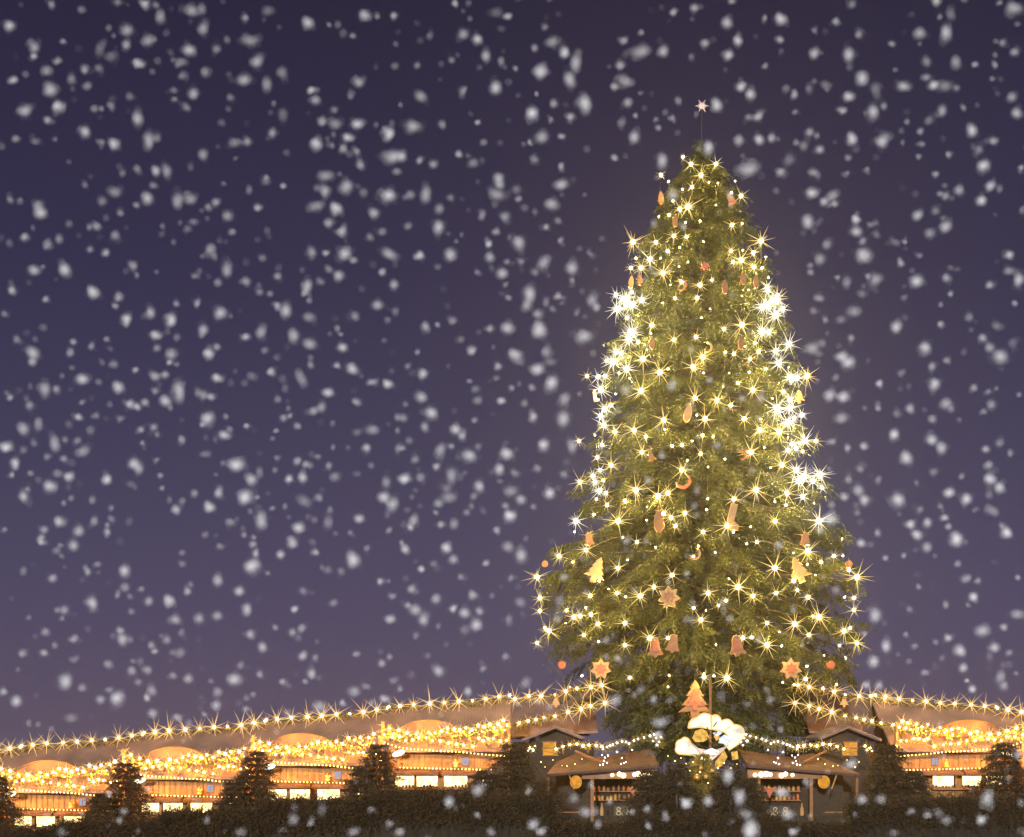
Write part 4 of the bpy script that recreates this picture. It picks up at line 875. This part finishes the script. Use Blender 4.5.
400 540 .215|25,42,50,50,80 215,38,65,55,70,20 245,90,55,45,65 100,133,45,45,65 155,112,45,40,45 500,35,75,50,60,20 568,75,60,90,60 400,108,45,45,50 515,175,45,50,40 285,170,45,45,30 50,228,60,50,60 165,275,55,60,50 110,370,50,80,60 75,330,70,60,50,30 35,300,50,45,40 338,255,65,50,50,25 250,318,50,50,65 300,340,60,55,70 370,335,50,45,75 355,395,70,60,65 558,290,50,60,50,-30 178,608,60,60,70 315,705,45,50,80 385,600,50,50,35 510,370,50,55,25 300,420,60,50,25 580,665,50,60,50 75,440,45,45,25
840 530 .203|380,25,60,55,75 428,88,50,60,75 575,52,70,75,95 825,15,50,50,85 105,65,60,50,65 222,138,50,45,60 315,125,40,40,50 578,168,40,50,60 615,240,55,50,60 680,250,45,45,55 657,328,50,55,85 630,370,40,40,40 875,235,45,40,55 170,418,50,90,85,-12 228,572,50,80,75 165,650,65,65,75 520,365,45,50,55 345,395,40,50,35 533,530,55,45,75 470,550,40,45,40 700,498,85,60,75 805,482,50,45,65 870,415,75,45,75 758,578,65,55,75 735,620,40,60,45 595,600,70,55,80,20 610,680,55,55,80 650,785,55,50,80 625,745,40,40,40 415,705,60,50,60 385,280,50,45,35 365,575,50,45,35 325,515,40,40,35 790,720,50,80,50,20 805,765,55,50,60 865,705,40,40,35 835,605,50,45,30 500,628,45,40,35 190,770,60,60,60 130,765,60,60,60 185,20,45,35,35
0 0 1|615,700,15,14,50 660,722,20,12,50 658,736,10,12,70 528,792,11,11,40 574,798,12,12,45 585,812,15,12,50 533,824,14,14,50 541,831,13,11,50 598,824,11,11,45 647,808,11,11,40 685,802,12,12,50 666,817,12,11,45 591,785,9,11,35 610,802,10,10,30 648,826,11,11,35 654,699,12,12,30 708,802,14,13,60 687,804,13,13,55 739,797,12,20,75 728,776,12,18,70 750,828,15,26,80 744,814,15,12,60 781,792,14,13,70 789,815,16,12,50 793,832,12,10,60 808,782,11,10,50 721,696,8,18,40 747,703,10,10,35 653,700,10,10,30 781,730,9,10,30 851,765,14,13,60 863,800,13,12,60 881,800,14,11,40 988,800,14,22,50,-20 981,820,12,13,60 940,813,14,11,40 927,815,11,11,30 911,811,12,10,30 894,833,12,9,40 1018,755,11,12,50 1021,804,9,12,40 949,820,11,10,30 449,802,12,13,70 478,790,12,18,60,25 354,832,13,10,60 322,810,9,18,35 293,820,12,14,40 311,822,11,12,35 400,832,13,10,50 491,832,12,10,50 476,815,10,10,25 372,810,11,9,30 390,824,11,10,35 124,812,10,10,60 147,789,10,12,40 119,820,10,10,40 241,832,12,10,50 109,794,9,9,70 61,832,11,10,30 207,820,10,10,25 672,385,11,15,60 709,380,12,11,40 761,399,12,14,40 717,445,11,10,35 662,456,11,12,50 697,490,11,11,30 626,331,10,10,40 687,574,8,9,60 627,540,10,11,60 779,545,10,12,50 694,505,10,11,40 723,603,12,11,40 730,619,10,11,40 618,659,12,12,40 557,619,9,11,60 564,577,10,10,60 673,196,9,16,70 654,223,9,10,50 683,226,9,12,30 626,390,14,12,50 741,398,11,12,40 640,300,11,11,40 774,298,12,14,40 752,470,12,10,40 648,480,12,11,35 690,350,10,9,30 820,530,12,11,50 836,590,10,13,45 560,600,9,14,50 606,640,12,10,35 792,610,11,12,40 690,620,14,12,30 760,640,12,10,30 640,690,12,11,30 670,700,10,9,25 770,700,12,11,30"""
FL = []
for ln in SNOW.split('\n'):
    hd, body = ln.split('|'); ox, oy, s_ = (float(q) for q in hd.split())
    for tok in body.split():
        q = [float(v) for v in tok.split(',')]
        FL.append((ox+q[0]*s_, oy+q[1]*s_, q[2]*s_, q[3]*s_, q[4]/100, q[5] if len(q) > 5 else 0.0))
print('snowflakes listed', len(FL))

def crystals(n, rg, spread=1.0):
    """n small ice crystals (flattened double pyramids) loosely clumped round the origin: (verts, faces)"""
    P = rg.normal(size=(n, 3)); P *= (np.minimum(1, 3.0/np.linalg.norm(P, axis=1)))[:, None]
    # two or three tight lumps inside a looser clump
    m = n//2; c = rg.normal(size=(3, 3))*[.42, .2, .42]
    P[:m] = P[:m]*.5+c[rg.integers(0, 3, m)]
    P *= 0.29*spread; P[:, 1] *= .8
    A = unit(rg.normal(size=(n, 3))); B = unit(np.cross(A, rg.normal(size=(n, 3)))); C = np.cross(A, B)
    r = .10*(.7+.7*rg.random((n, 1)))
    V = np.stack([P+B*r, P+C*r, P-B*r, P-C*r, P+A*r*.45, P-A*r*.45], 1).reshape(-1, 3)
    t = np.array([(0,1,4),(1,2,4),(2,3,4),(3,0,4),(1,0,5),(2,1,5),(3,2,5),(0,3,5)])
    Fc = (t[None]+6*np.arange(n)[:, None, None]).reshape(-1, 3)
    return V, Fc
rg = np.random.default_rng(5)
def flake_mesh(n):
    V, Fc = crystals(n, rg); return tri_mesh('snowflake', V[Fc], [M['snow']])
DENS = {d: [flake_mesh(d) for _ in range(6)] for d in (26, 44, 68, 100)}
def density(b): return 100 if b >= .78 else 68 if b >= .62 else 44 if b >= .46 else 26

def where(px, py):
    if py > 742 and 560 < px < 850: return 'before the dark huts'
    if py > 770-0.1*px*(px < 560): 
        if px < 560: return 'before the left stalls'
        if px > 850: return 'before the right stalls'
    r = prof_px(py) if py < 728 else 0
    if abs(px-700) < r: return 'in front of the big tree'
    if 0 < abs(px-700)-r < 70 and py > 140: return 'just %s of the tree' % ('left' if px < 700 else 'right')
    if py < 140 and 560 < px < 850: return 'in the sky above the tree'
    v = 'high' if py < 230 else 'halfway up' if py < 470 else 'low'
    if px > 700: return v+' in the sky right of the tree'
    return v+' in the sky, '+('far left' if px < 190 else 'left' if px < 380 else 'nearer the tree')

rank = sorted(range(len(FL)), key=lambda i: -FL[i][2]*FL[i][3]*(.25+FL[i][4])*(1+.3*(FL[i][1] > 740)))
seen = {}
singles = set(rank[:298])
SV, SF, sn = [], [], 0
for i, (px, py, wd, ht, b, lean) in enumerate(FL):
    wd *= 1.03; ht *= 1.03
    D = min(4.0, max(1.5, 25/max(wd, ht)*random.uniform(.85, 1.2)))
    p = at(px, py, D); sc_ = D/F
    sx_, sz_ = max(wd-3, 4)*sc_*.80, max(ht-3, 4)*sc_*.80
    if i in singles:
        o = link('snowflake', random.choice(DENS[density(b)]), None, p)
        o.scale = (sx_, (sx_+sz_)/2, sz_); o.rotation_euler = (random.uniform(-.3, .3), -math.radians(lean)*-1, random.uniform(-.4, .4))
        form = 'upright' if ht > 1.3*wd else 'wide' if wd > 1.35*ht else 'slanting' if abs(lean) > 12 else 'round'
        br = 'bright' if b >= .75 else 'soft' if b >= .5 else 'faint'
        sz = 'large' if wd*ht > 230 else 'medium' if wd*ht > 150 else 'small'
        key = '%s %s snowflake %s, %d%% across and %d%% down' % (br if br == 'faint' or sz == 'medium' else sz, form, where(px, py), round(px/10.24), round(py/8.37))
        if len(key.split()) > 16: key = key.replace(' in the sky', '')
        if key in seen: key = key.replace(' snowflake', ' snow clump')
        seen[key] = 1
        tag(o, key, 'snowflake', 'falling snowflakes')
    else:
        V, Fc = crystals(int(density(b)*.75), rg)
        V = V*np.array([sx_, (sx_+sz_)/2, sz_]); a = math.radians(lean); ca, sa = math.cos(a), math.sin(a)
        V = np.stack([V[:, 0]*ca+V[:, 2]*-sa*-1, V[:, 1], -V[:, 0]*sa*-1*-1+V[:, 2]*ca], 1)+np.array(p)
        SV.append(V[Fc])
# faint distant flakes and those drifting past outside the frame
for _ in range(1500):
    px, py = random.uniform(-260, 1290), random.uniform(-90, 850)
    inside = 0 < px < 1024 and py > 0
    D = random.uniform(1.7, 2.9); sz = random.uniform(2.2, 4.2)*D/F
    V, Fc = crystals(random.choice((8, 12, 18, 26)) if inside else 36, rg); V = V*sz*np.array([random.uniform(.6, 1.3), 1, random.uniform(.6, 1.6)])+np.array(at(px, py, D)); SV.append(V[Fc])
# the same snowfall to either side, above and below the picture
for _ in range(6500):
    x, y, z = random.uniform(-4.2, 4.2), random.uniform(1.3, 4.3), CAMZ+random.uniform(-2.4, 4.2)
    px, py = 512+x/y*F, HOR-(z-CAMZ)/y*F
    if -25 < px < 1049 and -25 < py < 862: continue
    V, Fc = crystals(random.choice((12, 20, 34)), rg)
    SV.append((V*random.uniform(.004, .019)*np.array([random.uniform(.7, 1.3), 1, random.uniform(.7, 1.5)])+np.array((x, y, z)))[Fc])
tag(link('falling_snow', tri_mesh('falling_snow', np.concatenate(SV), [M['snow']])), 'countless smaller and fainter snowflakes drifting through the dusk air', 'snow', 'falling snowflakes', 'stuff')
# ---------------------------------------------------------------- damp snowy air that glows round the lamps
hm = bpy.data.materials.new('snowy_air'); hm.use_nodes = True
hn = hm.node_tree.nodes; hn.remove(hn['Principled BSDF'])
pv = hn.new('ShaderNodeVolumePrincipled'); pv.inputs['Color'].default_value = (0.96, 0.95, 0.97, 1)
pv.inputs['Density'].default_value = 0.0003; pv.inputs['Anisotropy'].default_value = 0.72
hm.node_tree.links.new(pv.outputs[0], hn['Material Output'].inputs['Volume'])
hm.cycles.volume_sampling = 'EQUIANGULAR'; hm.cycles.homogeneous_volume = True
tag(MB().box((-310, -50, -1.2), (310, 420, 40)).build('haze', hm), 'thin snowy haze glowing faintly around the market lights', 'haze', kind='stuff')
